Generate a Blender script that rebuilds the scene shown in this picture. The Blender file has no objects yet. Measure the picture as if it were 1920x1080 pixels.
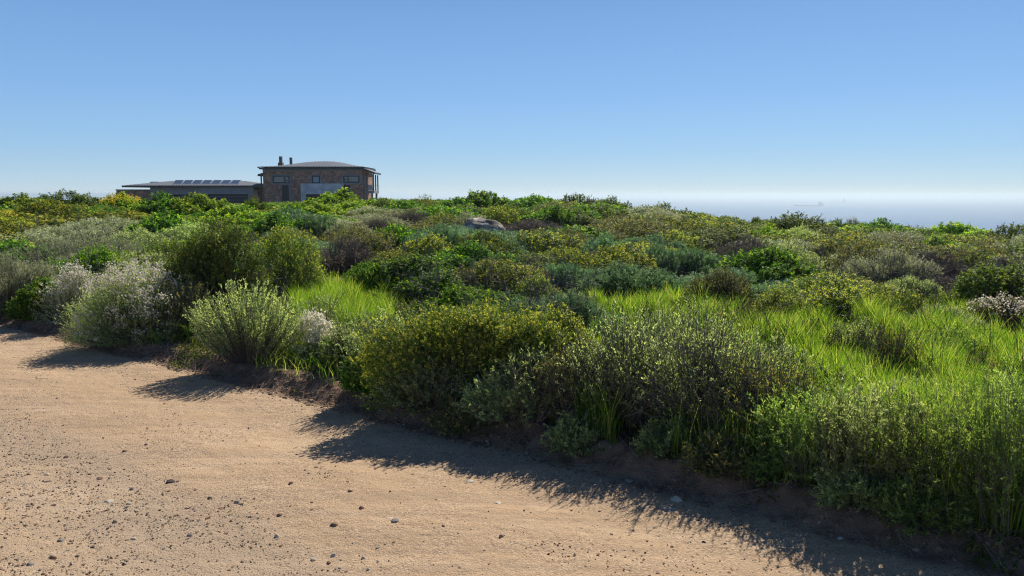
import bpy, math, random
import numpy as np
from mathutils import Vector
# ------------------------------------------------------------------ camera, sky, sun, exposure
SC = bpy.context.scene
COL = SC.collection
F = 1423.0; PIT = math.atan(176 / F); EYE = 2.0
cam = bpy.data.objects.new('camera', bpy.data.cameras.new('camera'))
COL.objects.link(cam); SC.camera = cam
cam.location = (0, 0, EYE); cam.rotation_euler = (math.pi / 2 - PIT, 0, 0)
cam.data.sensor_width = 36; cam.data.lens = 36 * F / 1920
cam.data.clip_start = 0.1; cam.data.clip_end = 90000
SUN_EL = math.radians(43); SUN_AZ = math.radians(24)      # azimuth to the right of the view direction (+Y)
world = bpy.data.worlds.new('World'); SC.world = world; world.use_nodes = True
nt = world.node_tree; nt.nodes.clear()
sky = nt.nodes.new('ShaderNodeTexSky'); sky.sky_type = 'NISHITA'; sky.sun_disc = False
sky.sun_elevation = SUN_EL; sky.sun_rotation = SUN_AZ
sky.altitude = 90; sky.air_density = 1.0; sky.dust_density = 0.6; sky.ozone_density = 2.2
bg = nt.nodes.new('ShaderNodeBackground'); bg.inputs[1].default_value = 0.089
out = nt.nodes.new('ShaderNodeOutputWorld')
tcw = nt.nodes.new('ShaderNodeTexCoord'); sep = nt.nodes.new('ShaderNodeSeparateXYZ'); nt.links.new(tcw.outputs['Generated'], sep.inputs[0])
skr = nt.nodes.new('ShaderNodeValToRGB'); nt.links.new(sep.outputs[2], skr.inputs[0])
SKYT = [(0.000, (0.662, 0.784, 0.861)), (0.010, (0.534, 0.697, 0.829)), (0.031, (0.417, 0.609, 0.799)), (0.057, (0.325, 0.540, 0.791)), (0.120, (0.243, 0.449, 0.776)), (0.215, (0.180, 0.358, 0.662)), (0.350, (0.082, 0.187, 0.422)), (0.600, (0.027, 0.067, 0.187)), (1.000, (0.015, 0.037, 0.118))]      # clear coastal sky, pale at the horizon, in tenths of the sky's own units
while len(skr.color_ramp.elements) < len(SKYT): skr.color_ramp.elements.new(.5)
for _k, (_p, _c) in enumerate(SKYT): skr.color_ramp.elements[_k].position = _p; skr.color_ramp.elements[_k].color = (*_c, 1)
tin = nt.nodes.new('ShaderNodeMix'); tin.data_type = 'RGBA'; tin.blend_type = 'MULTIPLY'; tin.inputs[0].default_value = 1; tin.inputs[7].default_value = (.50, .72, 1.0, 1); nt.links.new(sky.outputs[0], tin.inputs[6])
ten = nt.nodes.new('ShaderNodeVectorMath'); ten.operation = 'SCALE'; ten.inputs['Scale'].default_value = 10; nt.links.new(skr.outputs[0], ten.inputs[0])
mxs = nt.nodes.new('ShaderNodeMix'); mxs.data_type = 'RGBA'; mxs.inputs[0].default_value = .78
nt.links.new(tin.outputs[2], mxs.inputs[6]); nt.links.new(ten.outputs[0], mxs.inputs[7])
nt.links.new(mxs.outputs[2], bg.inputs[0]); nt.links.new(bg.outputs[0], out.inputs[0])
ld = bpy.data.lights.new('sun', 'SUN'); ld.energy = 5.0; ld.angle = math.radians(0.53); ld.color = (1, .94, .84)
sun = bpy.data.objects.new('sun', ld); COL.objects.link(sun)
sd = Vector((math.sin(SUN_AZ) * math.cos(SUN_EL), math.cos(SUN_AZ) * math.cos(SUN_EL), math.sin(SUN_EL)))
sun.rotation_euler = sd.to_track_quat('Z', 'Y').to_euler(); sun.location = (0, 0, 60)
SC.view_settings.view_transform = 'Standard'; SC.view_settings.look = 'None'
SC.view_settings.exposure = 0.28; SC.view_settings.gamma = 1.0; SC.view_settings.use_curve_mapping = False
SC.cycles.max_bounces = 8; SC.cycles.diffuse_bounces = 3; SC.cycles.transmission_bounces = 4
SC.cycles.volume_bounces = 1; SC.cycles.use_denoising = True; SC.cycles.denoiser = 'OPENIMAGEDENOISE'; SC.cycles.denoising_prefilter = 'NONE'; SC.cycles.denoising_input_passes = 'RGB_ALBEDO_NORMAL'; SC.cycles.pixel_filter_type = 'BLACKMAN_HARRIS'; SC.cycles.filter_width = 1.15

# ------------------------------------------------------------------ helpers
RNG = np.random.default_rng(7)
def P(px, py, z):                                   # a pixel of the photograph, on the level z
    u = (540 - py) / F
    t = (z - EYE) / (-math.sin(PIT) + u * math.cos(PIT))
    return (px - 960) / F * t, (math.cos(PIT) + u * math.sin(PIT)) * t
def PY(px, py, Y):                                  # a pixel, on the plane y = Y
    u = (540 - py) / F
    t = Y / (math.cos(PIT) + u * math.sin(PIT))
    return (px - 960) / F * t, EYE + (-math.sin(PIT) + u * math.cos(PIT)) * t
def proj(x, y, z):
    dz = z - EYE
    fw = y * math.cos(PIT) - dz * math.sin(PIT); up = y * math.sin(PIT) + dz * math.cos(PIT)
    return 960 + F * x / fw, 540 - F * up / fw
def sm(a, b, x):
    t = np.clip((x - a) / (b - a), 0, 1); return t * t * (3 - 2 * t)
_lat = np.random.default_rng(11).random((256, 256))
def vn(x, y):                                       # value noise, -1..1
    x = np.asarray(x, float); y = np.asarray(y, float)
    xi = np.floor(x).astype(int); yi = np.floor(y).astype(int); fx = x - xi; fy = y - yi
    fx = fx * fx * (3 - 2 * fx); fy = fy * fy * (3 - 2 * fy)
    g = lambda i, j: _lat[i & 255, j & 255]
    return 2 * ((g(xi, yi) * (1 - fx) + g(xi + 1, yi) * fx) * (1 - fy) + (g(xi, yi + 1) * (1 - fx) + g(xi + 1, yi + 1) * fx) * fy) - 1
def fbm(x, y, o=4):
    s = 0; a = 1
    for k in range(o):
        s = s + a * vn(x * 2 ** k + 17 * k, y * 2 ** k + 31 * k); a *= .5
    return s / 1.9
# road edge: line through (0, 5.72) running along U; D = distance into the scrub
U = (0.802, -0.597); N = (0.597, 0.802)
def dist_edge(x, y): return x * N[0] + (y - 5.72) * N[1]
def along(x, y): return x * U[0] + (y - 5.72) * U[1]
_cx = np.array([-1600, -400, 0, 130, 300, 480, 630, 760, 900, 1050, 1200, 1300, 1400, 1500, 1600, 1700, 1800, 1920, 2600])
_cz = np.array([.7, .85, .9, .95, .75, .7, .92, .86, 1.02, 1.0, .52, .2, -.12, -.22, -.42, -.58, -.82, -.9, -1.6])
def terr(x, y):                                     # height of the land away from the road
    x = np.asarray(x, float); y = np.asarray(y, float)
    r = np.hypot(x, y); yy = np.maximum(y, 4.0)
    c = np.interp(960 + F * x / yy, _cx, _cz)
    z = .15 + (c - .15) * sm(9, 45, y)
    right = sm(-20, 10, x - .12 * y)
    far = np.maximum(0, y - 47)
    z = z - right * far * .075 - .04 * np.clip(y - 70, 0, 40) * (1 - right) * .35
    z = z - (1 - right) * np.maximum(0, y - 165) * .09
    z = z + .06 * fbm(x * .35, y * .35) * sm(7, 14, y)
    return np.maximum(z, -97)
def bankz(x, y):                                    # road surface, bank and first strip of the verge
    d = dist_edge(x, y); s = along(x, y)
    w = .10 * fbm(s * .8, 3.1 + 0 * s) + .03 * fbm(s * 4, 9.7 + 0 * s)
    dd = d + w
    h = .105 + .03 * fbm(s * .6, 5 + 0 * s)
    lump = sm(-.02, .10, dd) * sm(.55, .2, dd)
    z = h * sm(0.0, .26, dd) + lump * (.045 * fbm(s * 5, d * 5) + .045 * fbm(s * 15, d * 15)) + .03 * sm(.1, .3, dd) * sm(.6, .35, dd)
    off = sm(-1.6, -.1, dd) * sm(.15, -.05, dd)
    z = z + .012 * fbm(s * 6, d * 6) * off
    # wheel ruts and the loose ridge between them
    z = z + sm(-.2, -.7, d) * (.02 * np.sin(d * 3.3 + .5 * fbm(s * .3, d * .5)) + .010 * fbm(s * .7, d * 2.2) + .004 * fbm(s * 5, d * 9))
    return z
def gz(x, y):
    d = dist_edge(x, y)
    k = sm(.35, .9, d)
    return np.where(d < .35, bankz(x, y), bankz(x, y) * (1 - k) + terr(x, y) * k)
def gzf(x, y): return float(gz(np.array([x]), np.array([y]))[0])
def ground_at(px, py):                              # where the sight line through a pixel meets the land
    Yv = np.arange(2.5, 60, .04); X, Z = PY(px, py, Yv); k = np.nonzero(Z < gz(X, Yv))[0]
    i = k[0] if len(k) else len(Yv) - 1
    return float(X[i]), float(Yv[i])

def link_mesh(name, V, polys, mat, parent=None, attrs=None, smooth=False, mi=None):
    """V (n,3); polys: list of (m,k) index arrays; attrs: name -> per-face values"""
    me = bpy.data.meshes.new(name)
    V = np.asarray(V, np.float32)
    me.vertices.add(len(V)); me.vertices.foreach_set('co', V.ravel())
    polys = [np.asarray(p, np.int32) for p in polys if len(p)]
    loops = np.concatenate([p.ravel() for p in polys]); tot = np.concatenate([np.full(len(p), p.shape[1], np.int32) for p in polys])
    st = np.concatenate([[0], np.cumsum(tot)[:-1]]).astype(np.int32)
    me.loops.add(len(loops)); me.loops.foreach_set('vertex_index', loops)
    me.polygons.add(len(tot)); me.polygons.foreach_set('loop_start', st); me.polygons.foreach_set('loop_total', tot)
    me.polygons.foreach_set('use_smooth', np.full(len(tot), smooth))
    for k, a in (attrs or {}).items():
        at = me.attributes.new(k, 'FLOAT', 'FACE'); at.data.foreach_set('value', np.asarray(a, np.float32))
    for m in (mat if isinstance(mat, (list, tuple)) else [mat]): me.materials.append(m)
    if mi is not None: me.polygons.foreach_set('material_index', np.asarray(mi, np.int32))
    me.update(calc_edges=True)
    o = bpy.data.objects.new(name, me); COL.objects.link(o)
    if parent: o.parent = parent
    return o
class MB:                                           # plain modelling: boxes, prisms, tubes
    def __init__(s): s.v = []; s.f = []
    def box(s, x0, x1, y0, y1, z0, z1):
        n = len(s.v)
        s.v += [(x, y, z) for z in (z0, z1) for y in (y0, y1) for x in (x0, x1)]
        s.f += [tuple(n + i for i in q) for q in ((0, 2, 3, 1), (4, 5, 7, 6), (0, 1, 5, 4), (2, 6, 7, 3), (0, 4, 6, 2), (1, 3, 7, 5))]
        return s
    def poly(s, pts, faces):
        n = len(s.v); s.v += pts; s.f += [tuple(n + i for i in q) for q in faces]; return s
    def tube(s, a, b, r, n=8):
        a = Vector(a); b = Vector(b); d = (b - a).normalized(); p = d.orthogonal().normalized(); q = d.cross(p); k = len(s.v)
        for c in (a, b): s.v += [tuple(c + r * (math.cos(t) * p + math.sin(t) * q)) for t in [2 * math.pi * i / n for i in range(n)]]
        s.f += [(k + i, k + (i + 1) % n, k + n + (i + 1) % n, k + n + i) for i in range(n)] + [tuple(range(k, k + n))[::-1], tuple(range(k + n, k + 2 * n))]
        return s
    def build(s, name, mat, parent=None):
        me = bpy.data.meshes.new(name); me.from_pydata(s.v, [], s.f); me.materials.append(mat); me.update()
        o = bpy.data.objects.new(name, me); COL.objects.link(o)
        if parent: o.parent = parent
        return o
def tag(o, label=None, cat=None, group=None, kind=None):
    for k, v in (('label', label), ('category', cat), ('group', group), ('kind', kind)):
        if v: o[k] = v
    return o
def empty(name, loc, rz=0.):
    o = bpy.data.objects.new(name, None); o.location = loc; o.rotation_euler = (0, 0, rz); o.empty_display_size = .2
    COL.objects.link(o); return o
# ------------------------------------------------------------------ materials
def mat(name):
    m = bpy.data.materials.new(name); m.use_nodes = True; t = m.node_tree
    return m, t, t.nodes, t.links, t.nodes['Principled BSDF']
def ramp(nodes, stops, interp='LINEAR'):
    r = nodes.new('ShaderNodeValToRGB'); r.color_ramp.interpolation = interp
    e = r.color_ramp.elements
    while len(e) < len(stops): e.new(.5)
    for k, (p, c) in enumerate(stops): e[k].position = p; e[k].color = (*c, 1)
    return r
def leaf_mat(name, dark, light, tip, trans=.45, tcol=(1.5, 1.7, .6), rough=.55, spec=.16):
    m, t, n, l, b = mat(name)
    at = n.new('ShaderNodeAttribute'); at.attribute_name = 'tone'
    ti = n.new('ShaderNodeAttribute'); ti.attribute_name = 'tip'
    r = ramp(n, [(0, dark), (1, light)]); l.new(at.outputs['Fac'], r.inputs[0])
    mx = n.new('ShaderNodeMix'); mx.data_type = 'RGBA'; l.new(ti.outputs['Fac'], mx.inputs[0]); l.new(r.outputs[0], mx.inputs[6]); mx.inputs[7].default_value = (*tip, 1)
    oi = n.new('ShaderNodeObjectInfo'); mr = n.new('ShaderNodeMapRange'); l.new(oi.outputs['Random'], mr.inputs[0]); mr.inputs[3].default_value = 1.0; mr.inputs[4].default_value = 1.48
    mh = n.new('ShaderNodeMapRange'); l.new(oi.outputs['Random'], mh.inputs[0]); mh.inputs[3].default_value = .488; mh.inputs[4].default_value = .512
    hs = n.new('ShaderNodeHueSaturation'); l.new(mr.outputs[0], hs.inputs['Value']); l.new(mh.outputs[0], hs.inputs['Hue']); l.new(mx.outputs[2], hs.inputs['Color'])
    l.new(hs.outputs[0], b.inputs['Base Color']); b.inputs['Roughness'].default_value = rough; b.inputs['Specular IOR Level'].default_value = spec
    tr = n.new('ShaderNodeBsdfTranslucent'); mu = n.new('ShaderNodeMix'); mu.data_type = 'RGBA'; mu.blend_type = 'MULTIPLY'; mu.inputs[0].default_value = 1
    l.new(hs.outputs[0], mu.inputs[6]); mu.inputs[7].default_value = (*tcol, 1); l.new(mu.outputs[2], tr.inputs[0])
    ms = n.new('ShaderNodeMixShader'); ms.inputs[0].default_value = trans
    l.new(b.outputs[0], ms.inputs[1]); l.new(tr.outputs[0], ms.inputs[2]); l.new(ms.outputs[0], n['Material Output'].inputs[0])
    return m
def plain(name, c, rough=.7, nscale=0, namp=.2, spec=.3, metal=0, bump=0):
    m, t, n, l, b = mat(name)
    b.inputs['Base Color'].default_value = (*c, 1); b.inputs['Roughness'].default_value = rough
    b.inputs['Specular IOR Level'].default_value = spec; b.inputs['Metallic'].default_value = metal
    if nscale:
        tc = n.new('ShaderNodeTexCoord'); no = n.new('ShaderNodeTexNoise'); no.inputs['Scale'].default_value = nscale; no.inputs['Detail'].default_value = 5
        l.new(tc.outputs['Object'], no.inputs[0])
        r = ramp(n, [(.3, tuple(v * (1 - namp) for v in c)), (.7, tuple(min(1, v * (1 + namp)) for v in c))]); l.new(no.outputs[0], r.inputs[0]); l.new(r.outputs[0], b.inputs['Base Color'])
        if bump:
            bp = n.new('ShaderNodeBump'); bp.inputs['Strength'].default_value = bump; bp.inputs['Distance'].default_value = .02; l.new(no.outputs[0], bp.inputs['Height']); l.new(bp.outputs[0], b.inputs['Normal'])
    return m
G = {}
#                        dark leaf           light leaf          tip
G['green'] = leaf_mat('green leaves', (.035, .085, .012), (.125, .235, .032), (.34, .42, .05), .40)
G['lime'] = leaf_mat('lime leaves', (.07, .13, .012), (.21, .31, .035), (.40, .42, .07), .38)
G['yellowtip'] = leaf_mat('golden tipped leaves', (.035, .060, .014), (.19, .24, .05), (.58, .50, .08), .32)
G['grey'] = leaf_mat('silver grey leaves', (.13, .145, .085), (.40, .42, .27), (.48, .48, .33), .38, (1.25, 1.3, .85), .45, .3)
G['silver'] = leaf_mat('silvery green leaves', (.095, .13, .055), (.42, .47, .24), (.56, .58, .28), .55, (1.3, 1.42, .72), .38, .4)
G['teal'] = leaf_mat('blue green needles', (.045, .092, .05), (.18, .275, .155), (.30, .38, .21), .4, (1.2, 1.4, .9), .5, .25)
G['brown'] = leaf_mat('dry brown leaves', (.08, .068, .055), (.29, .25, .165), (.32, .30, .12), .28, (1.3, 1.2, 1))
G['fresh'] = leaf_mat('fresh green fine leaves', (.07, .125, .03), (.28, .37, .115), (.42, .46, .16), .55, (1.35, 1.5, .6), .4, .35)
G['olive'] = leaf_mat('olive leaves', (.032, .052, .013), (.14, .19, .035), (.32, .32, .06), .34)
G['dusk'] = leaf_mat('dull olive brown leaves', (.05, .056, .026), (.19, .20, .08), (.40, .31, .10), .30)
M_white = leaf_mat('off white flower heads', (.50, .48, .40), (.72, .70, .61), (.66, .61, .50), .5, (1.05, 1, .92), .7, .2)
M_yellow = leaf_mat('yellow flowers', (.38, .36, .03), (.62, .54, .04), (.7, .5, .03), .3, (1.1, 1, .8), .7, .2)
M_grass = leaf_mat('meadow grass blades', (.055, .12, .014), (.21, .33, .035), (.50, .46, .17), .56, (1.45, 1.6, .6), .4, .4)
M_herb = leaf_mat('low herbs', (.035, .06, .014), (.11, .14, .03), (.26, .22, .06), .4)
M_stem = plain('brown twig bark', (.095, .065, .05), .8, 9, .35)
M_gstem = plain('grey dead twigs', (.17, .135, .115), .8, 9, .35)
M_litter = plain('dry litter', (.16, .11, .07), .9, 6, .4)

# road: sandy clay with paler and greyer patches, embedded grit
def road_material():
    m, t, n, l, b = mat('sandy road')
    geo = n.new('ShaderNodeNewGeometry')
    def noise(scale, det=6, rough=.6, sc=(1, 1, 1)):
        mp = n.new('ShaderNodeMapping'); mp.inputs['Scale'].default_value = sc; mp.inputs['Rotation'].default_value = (0, 0, math.radians(36.7))
        l.new(geo.outputs['Position'], mp.inputs[0])
        q = n.new('ShaderNodeTexNoise'); q.inputs['Scale'].default_value = scale; q.inputs['Detail'].default_value = det; q.inputs['Roughness'].default_value = rough
        l.new(mp.outputs[0], q.inputs[0]); return q
    def mixc(fac, a, c2, bt='MIX'):
        mx = n.new('ShaderNodeMix'); mx.data_type = 'RGBA'; mx.blend_type = bt
        if hasattr(fac, 'node'): l.new(fac, mx.inputs[0])
        else: mx.inputs[0].default_value = fac
        for k, v in ((6, a), (7, c2)):
            if hasattr(v, 'node'): l.new(v, mx.inputs[k])
            else: mx.inputs[k].default_value = (*v, 1)
        return mx.outputs[2]
    a = noise(.9, 7, .62, (.45, 1.2, 1)); r1 = ramp(n, [(.34, (.40, .275, .163)), (.5, (.53, .375, .232)), (.66, (.645, .485, .33))]); l.new(a.outputs[0], r1.inputs[0])
    c = noise(3.2, 8, .7, (.5, 1.4, 1)); r2 = ramp(n, [(.40, (0, 0, 0)), (.62, (1, 1, 1))]); l.new(c.outputs[0], r2.inputs[0])
    k = mixc(r2.outputs[0], r1.outputs[0], (.48, .325, .192))
    w = noise(5.5, 4, .5, (.5, 1.2, 1)); r3 = ramp(n, [(.66, (0, 0, 0)), (.74, (.55, .55, .55))]); l.new(w.outputs[0], r3.inputs[0])
    k = mixc(r3.outputs[0], k, (.70, .58, .43))                                   # pale calcrete patches
    st_ = noise(2.2, 5, .6, (.10, 2.6, 1)); r4 = ramp(n, [(.44, (0, 0, 0)), (.60, (.55, .55, .55))]); l.new(st_.outputs[0], r4.inputs[0])
    k = mixc(r4.outputs[0], k, (.33, .235, .155))                                 # darker drag lines along the wheel tracks
    # grit of mixed colour
    vo = n.new('ShaderNodeTexVoronoi'); vo.inputs['Scale'].default_value = 95; l.new(geo.outputs['Position'], vo.inputs['Vector'])
    rv = ramp(n, [(0, (.26, .18, .12)), (.35, (.56, .42, .28)), (.7, (.44, .30, .18)), (1, (.70, .58, .44))], 'CONSTANT')
    sp = n.new('ShaderNodeSeparateColor'); l.new(vo.outputs['Color'], sp.inputs[0]); l.new(sp.outputs[0], rv.inputs[0])
    g = noise(1.5, 5, .6); rg = ramp(n, [(.42, (.12, .12, .12)), (.62, (.6, .6, .6))]); l.new(g.outputs[0], rg.inputs[0])
    k = mixc(rg.outputs[0], k, rv.outputs[0])
    lo = n.new('ShaderNodeAttribute'); lo.attribute_name = 'loose'; lm = n.new('ShaderNodeMath'); lm.operation = 'MULTIPLY'; l.new(lo.outputs['Fac'], lm.inputs[0]); lm.inputs[1].default_value = .6
    k = mixc(lm.outputs[0], k, (.37, .285, .20))                                  # loose grey-brown grit between the wheel tracks
    # the bank and verge are browner earth
    at = n.new('ShaderNodeAttribute'); at.attribute_name = 'bank'
    e = noise(7, 6); re = ramp(n, [(.35, (.15, .092, .058)), (.65, (.27, .175, .115))]); l.new(e.outputs[0], re.inputs[0])
    k = mixc(at.outputs['Fac'], k, re.outputs[0])
    l.new(k, b.inputs['Base Color']); b.inputs['Roughness'].default_value = .92; b.inputs['Specular IOR Level'].default_value = .15
    f = noise(38, 6, .75); f2 = noise(9, 6, .7, (.6, 1.2, 1))
    ad = n.new('ShaderNodeMath'); ad.operation = 'MULTIPLY_ADD'; l.new(f2.outputs[0], ad.inputs[0]); ad.inputs[1].default_value = 1.8; l.new(f.outputs[0], ad.inputs[2])
    a2 = n.new('ShaderNodeMath'); a2.operation = 'MULTIPLY_ADD'; l.new(vo.outputs['Distance'], a2.inputs[0]); a2.inputs[1].default_value = -.5; l.new(ad.outputs[0], a2.inputs[2])
    bp = n.new('ShaderNodeBump'); bp.inputs['Strength'].default_value = .75; bp.inputs['Distance'].default_value = .012; l.new(a2.outputs[0], bp.inputs['Height']); l.new(bp.outputs[0], b.inputs['Normal'])
    return m
M_road = road_material()
M_soil = plain('dark brown soil', (.105, .075, .045), .95, 1.3, .45, .1, 0, .4)

# ------------------------------------------------------------------ ground, road, sea, haze
def axis(a, b, step, lo, hi, g=1.25):               # even steps in a..b, growing outside
    v = list(np.arange(a, b, step)); s = step; x = v[0]
    L = []
    while x > lo: s *= g; x -= s; L.append(x)
    s = step; x = v[-1]; R = []
    while x < hi: s *= g; x += s; R.append(x)
    return np.array(L[::-1] + v + R)
def grid(xs, ys):
    X, Y = np.meshgrid(xs, ys); nx = len(xs); ny = len(ys)
    i = (np.arange(ny - 1)[:, None] * nx + np.arange(nx - 1)[None, :]).ravel()
    return X.ravel(), Y.ravel(), np.stack([i, i + 1, i + nx + 1, i + nx], 1)
xs = axis(-40, 36, .45, -2500, 2500, 1.16); ys = axis(2, 62, .45, -1500, 2600, 1.14)
X, Y, q = grid(xs, ys); d = dist_edge(X, Y)
Z = np.where(d < .8, -.12, gz(X, Y) - .0)
Z = np.where((d < -9), -.02 + .05 * fbm(X * .3, Y * .3), Z)
tag(link_mesh('ground', np.stack([X, Y, Z], 1), [q], M_soil, smooth=True), kind='structure')
sa = axis(-13, 6.5, .028, -150, 90, 1.12); da = np.concatenate([np.arange(-9.2, -5, .2), np.arange(-5, 1.6, .028)])
S, Dd, q = grid(sa, da)
X = S * U[0] + Dd * N[0]; Y = 5.72 + S * U[1] + Dd * N[1]
Z = np.where(Dd > .35, gz(X, Y), bankz(X, Y)) - .12 * sm(1.35, 1.6, Dd) - .1 * sm(-8.9, -9.2, Dd)
Z += .0025 * RNG.standard_normal(len(Z)) * (np.abs(S) < 14)
o = link_mesh('dirt_road', np.stack([X, Y, Z], 1), [q], M_road, smooth=True)
wb = Dd + .10 * fbm(S * .8, 3.1 + 0 * S)
at = o.data.attributes.new('bank', 'FLOAT', 'POINT'); at.data.foreach_set('value', (sm(-.12, .06, wb + .12 * fbm(S * 3, Dd * 3))).astype(np.float32))
at = o.data.attributes.new('loose', 'FLOAT', 'POINT'); at.data.foreach_set('value', (sm(-1.7, -2.2, Dd + .3 * fbm(S * .7, Dd)) * (.45 + .55 * sm(-.4, .3, fbm(S * .9, Dd * 1.7)))).astype(np.float32))
tag(o, kind='structure')

SEA = -90.
def sea_material():
    m, t, n, l, b = mat('hazy sea water')
    geo = n.new('ShaderNodeNewGeometry'); mp = n.new('ShaderNodeMapping'); mp.inputs['Scale'].default_value = (.25, 1, 1); l.new(geo.outputs['Position'], mp.inputs[0])
    a = n.new('ShaderNodeTexNoise'); a.inputs['Scale'].default_value = .0022; a.inputs['Detail'].default_value = 7; l.new(mp.outputs[0], a.inputs[0])
    b.inputs['Specular IOR Level'].default_value = .03; r = ramp(n, [(.4, (.014, .10, .255)), (.62, (.032, .145, .32))]); l.new(a.outputs[0], r.inputs[0]); l.new(r.outputs[0], b.inputs['Base Color'])
    rr = ramp(n, [(.35, (.6, .6, .6)), (.65, (.8, .8, .8))]); l.new(a.outputs[0], rr.inputs[0]); l.new(rr.outputs[0], b.inputs['Roughness'])
    w = n.new('ShaderNodeTexNoise'); w.inputs['Scale'].default_value = .06; w.inputs['Detail'].default_value = 5; l.new(geo.outputs['Position'], w.inputs[0])
    bp = n.new('ShaderNodeBump'); bp.inputs['Strength'].default_value = .6; bp.inputs['Distance'].default_value = 2.5; l.new(w.outputs[0], bp.inputs['Height']); l.new(bp.outputs[0], b.inputs['Normal'])
    return m
X, Y, q = grid(np.array([-28000, -8000, -2000, 2000, 8000, 28000.]), np.array([-28000, -8000, -1000, 1000, 6000, 28000.]))
tag(link_mesh('sea', np.stack([X, Y, X * 0 + SEA], 1), [q], sea_material()), kind='structure')
mh = bpy.data.materials.new('sea haze'); mh.use_nodes = True; hn = mh.node_tree; hn.nodes.clear()
pv = hn.nodes.new('ShaderNodeVolumePrincipled'); pv.inputs['Color'].default_value = (.71, .80, .81, 1); pv.inputs['Density'].default_value = .00018; pv.inputs['Anisotropy'].default_value = .42
ho = hn.nodes.new('ShaderNodeOutputMaterial'); hn.links.new(pv.outputs[0], ho.inputs['Volume'])
tag(MB().box(-30000, 30000, -30000, 30000, -99, 10).build('haze', mh), kind='stuff')

# ------------------------------------------------------------------ plant builder
def norm(v): return v / np.maximum(1e-6, np.linalg.norm(v, axis=1, keepdims=True))
def leaves(pos, direc, L, W, rng, face=None):
    """kite shaped leaf per row, rolled at random about its own axis"""
    n = len(pos); direc = norm(direc)
    side = norm(np.cross(direc, rng.standard_normal((n, 3)) * (1 if face is None else .55) + (0 if face is None else face)))
    up = np.cross(side, direc)
    L = np.asarray(L)[:, None] if np.ndim(L) else L; W = np.asarray(W)[:, None] if np.ndim(W) else W
    a = pos; b = pos + direc * L * .5 + side * W * .5; c = pos + direc * L - up * L * .12; e = pos + direc * L * .5 - side * W * .5
    V = np.stack([a, b, c, e], 1).reshape(-1, 3); Q = np.arange(4 * n).reshape(-1, 4)
    return V, Q
def tubes(P0, P1, P2, r0, r1, seg=3):
    """bent twigs from P0 over P1 to P2 as three-sided tapering tubes"""
    n = len(P0); V = []; t = np.linspace(0, 1, seg + 1)
    ax = norm(P2 - P0); s = norm(np.cross(ax, np.array([.3, .2, .93]))); u = np.cross(ax, s)
    r0 = np.broadcast_to(np.asarray(r0, float), (n,)); r1 = np.broadcast_to(np.asarray(r1, float), (n,))
    for k in t:
        c = (1 - k) ** 2 * P0 + 2 * k * (1 - k) * P1 + k * k * P2; r = (r0 * (1 - k) + r1 * k)[:, None]
        for a in (0, 2.094, 4.188): V.append(c + r * (math.cos(a) * s + math.sin(a) * u))
    V = np.stack(V, 1)                               # n, (seg+1)*3, 3
    m = (seg + 1) * 3; F_ = []
    for k in range(seg):
        for a in range(3): F_.append([k * 3 + a, k * 3 + (a + 1) % 3, k * 3 + 3 + (a + 1) % 3, k * 3 + 3 + a])
    Q = (np.arange(n)[:, None, None] * m + np.array(F_)[None]).reshape(-1, 4)
    return V.reshape(-1, 3), Q
SP = {  # style: sprig length, leaf length, leaf width, leaves per sprig, spread, tip share, twig share, flower share
 'green':     dict(sl=.13, L=.042, W=.024, n=13, spread=.95, tip=.10, tw=.12, up=.5, lobes=7),
 'lime':      dict(sl=.13, L=.046, W=.027, n=13, spread=.95, tip=.18, tw=.10, up=.5, lobes=7),
 'yellowtip': dict(sl=.11, L=.028, W=.015, n=15, spread=.8, tip=.22, tw=.12, up=.6, lobes=8),
 'grey':      dict(sl=.17, L=.030, W=.009, n=15, spread=.6, tip=.15, tw=.25, up=.9, lobes=6),
 'silver':    dict(sl=.20, L=.026, W=.008, n=18, spread=.6, tip=.15, tw=.3, up=1.1, lobes=6),
 'teal':      dict(sl=.19, L=.050, W=.008, n=18, spread=.5, tip=.15, tw=.08, up=1.0, lobes=6),
 'brown':     dict(sl=.15, L=.020, W=.008, n=8, spread=.7, tip=.1, tw=1.0, up=.6, lobes=6),
 'olive':     dict(sl=.12, L=.032, W=.016, n=15, spread=.9, tip=.12, tw=.15, up=.6, lobes=8),
 'dusk':      dict(sl=.13, L=.024, W=.011, n=12, spread=.8, tip=.18, tw=.4, up=.6, lobes=7),
}
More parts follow.
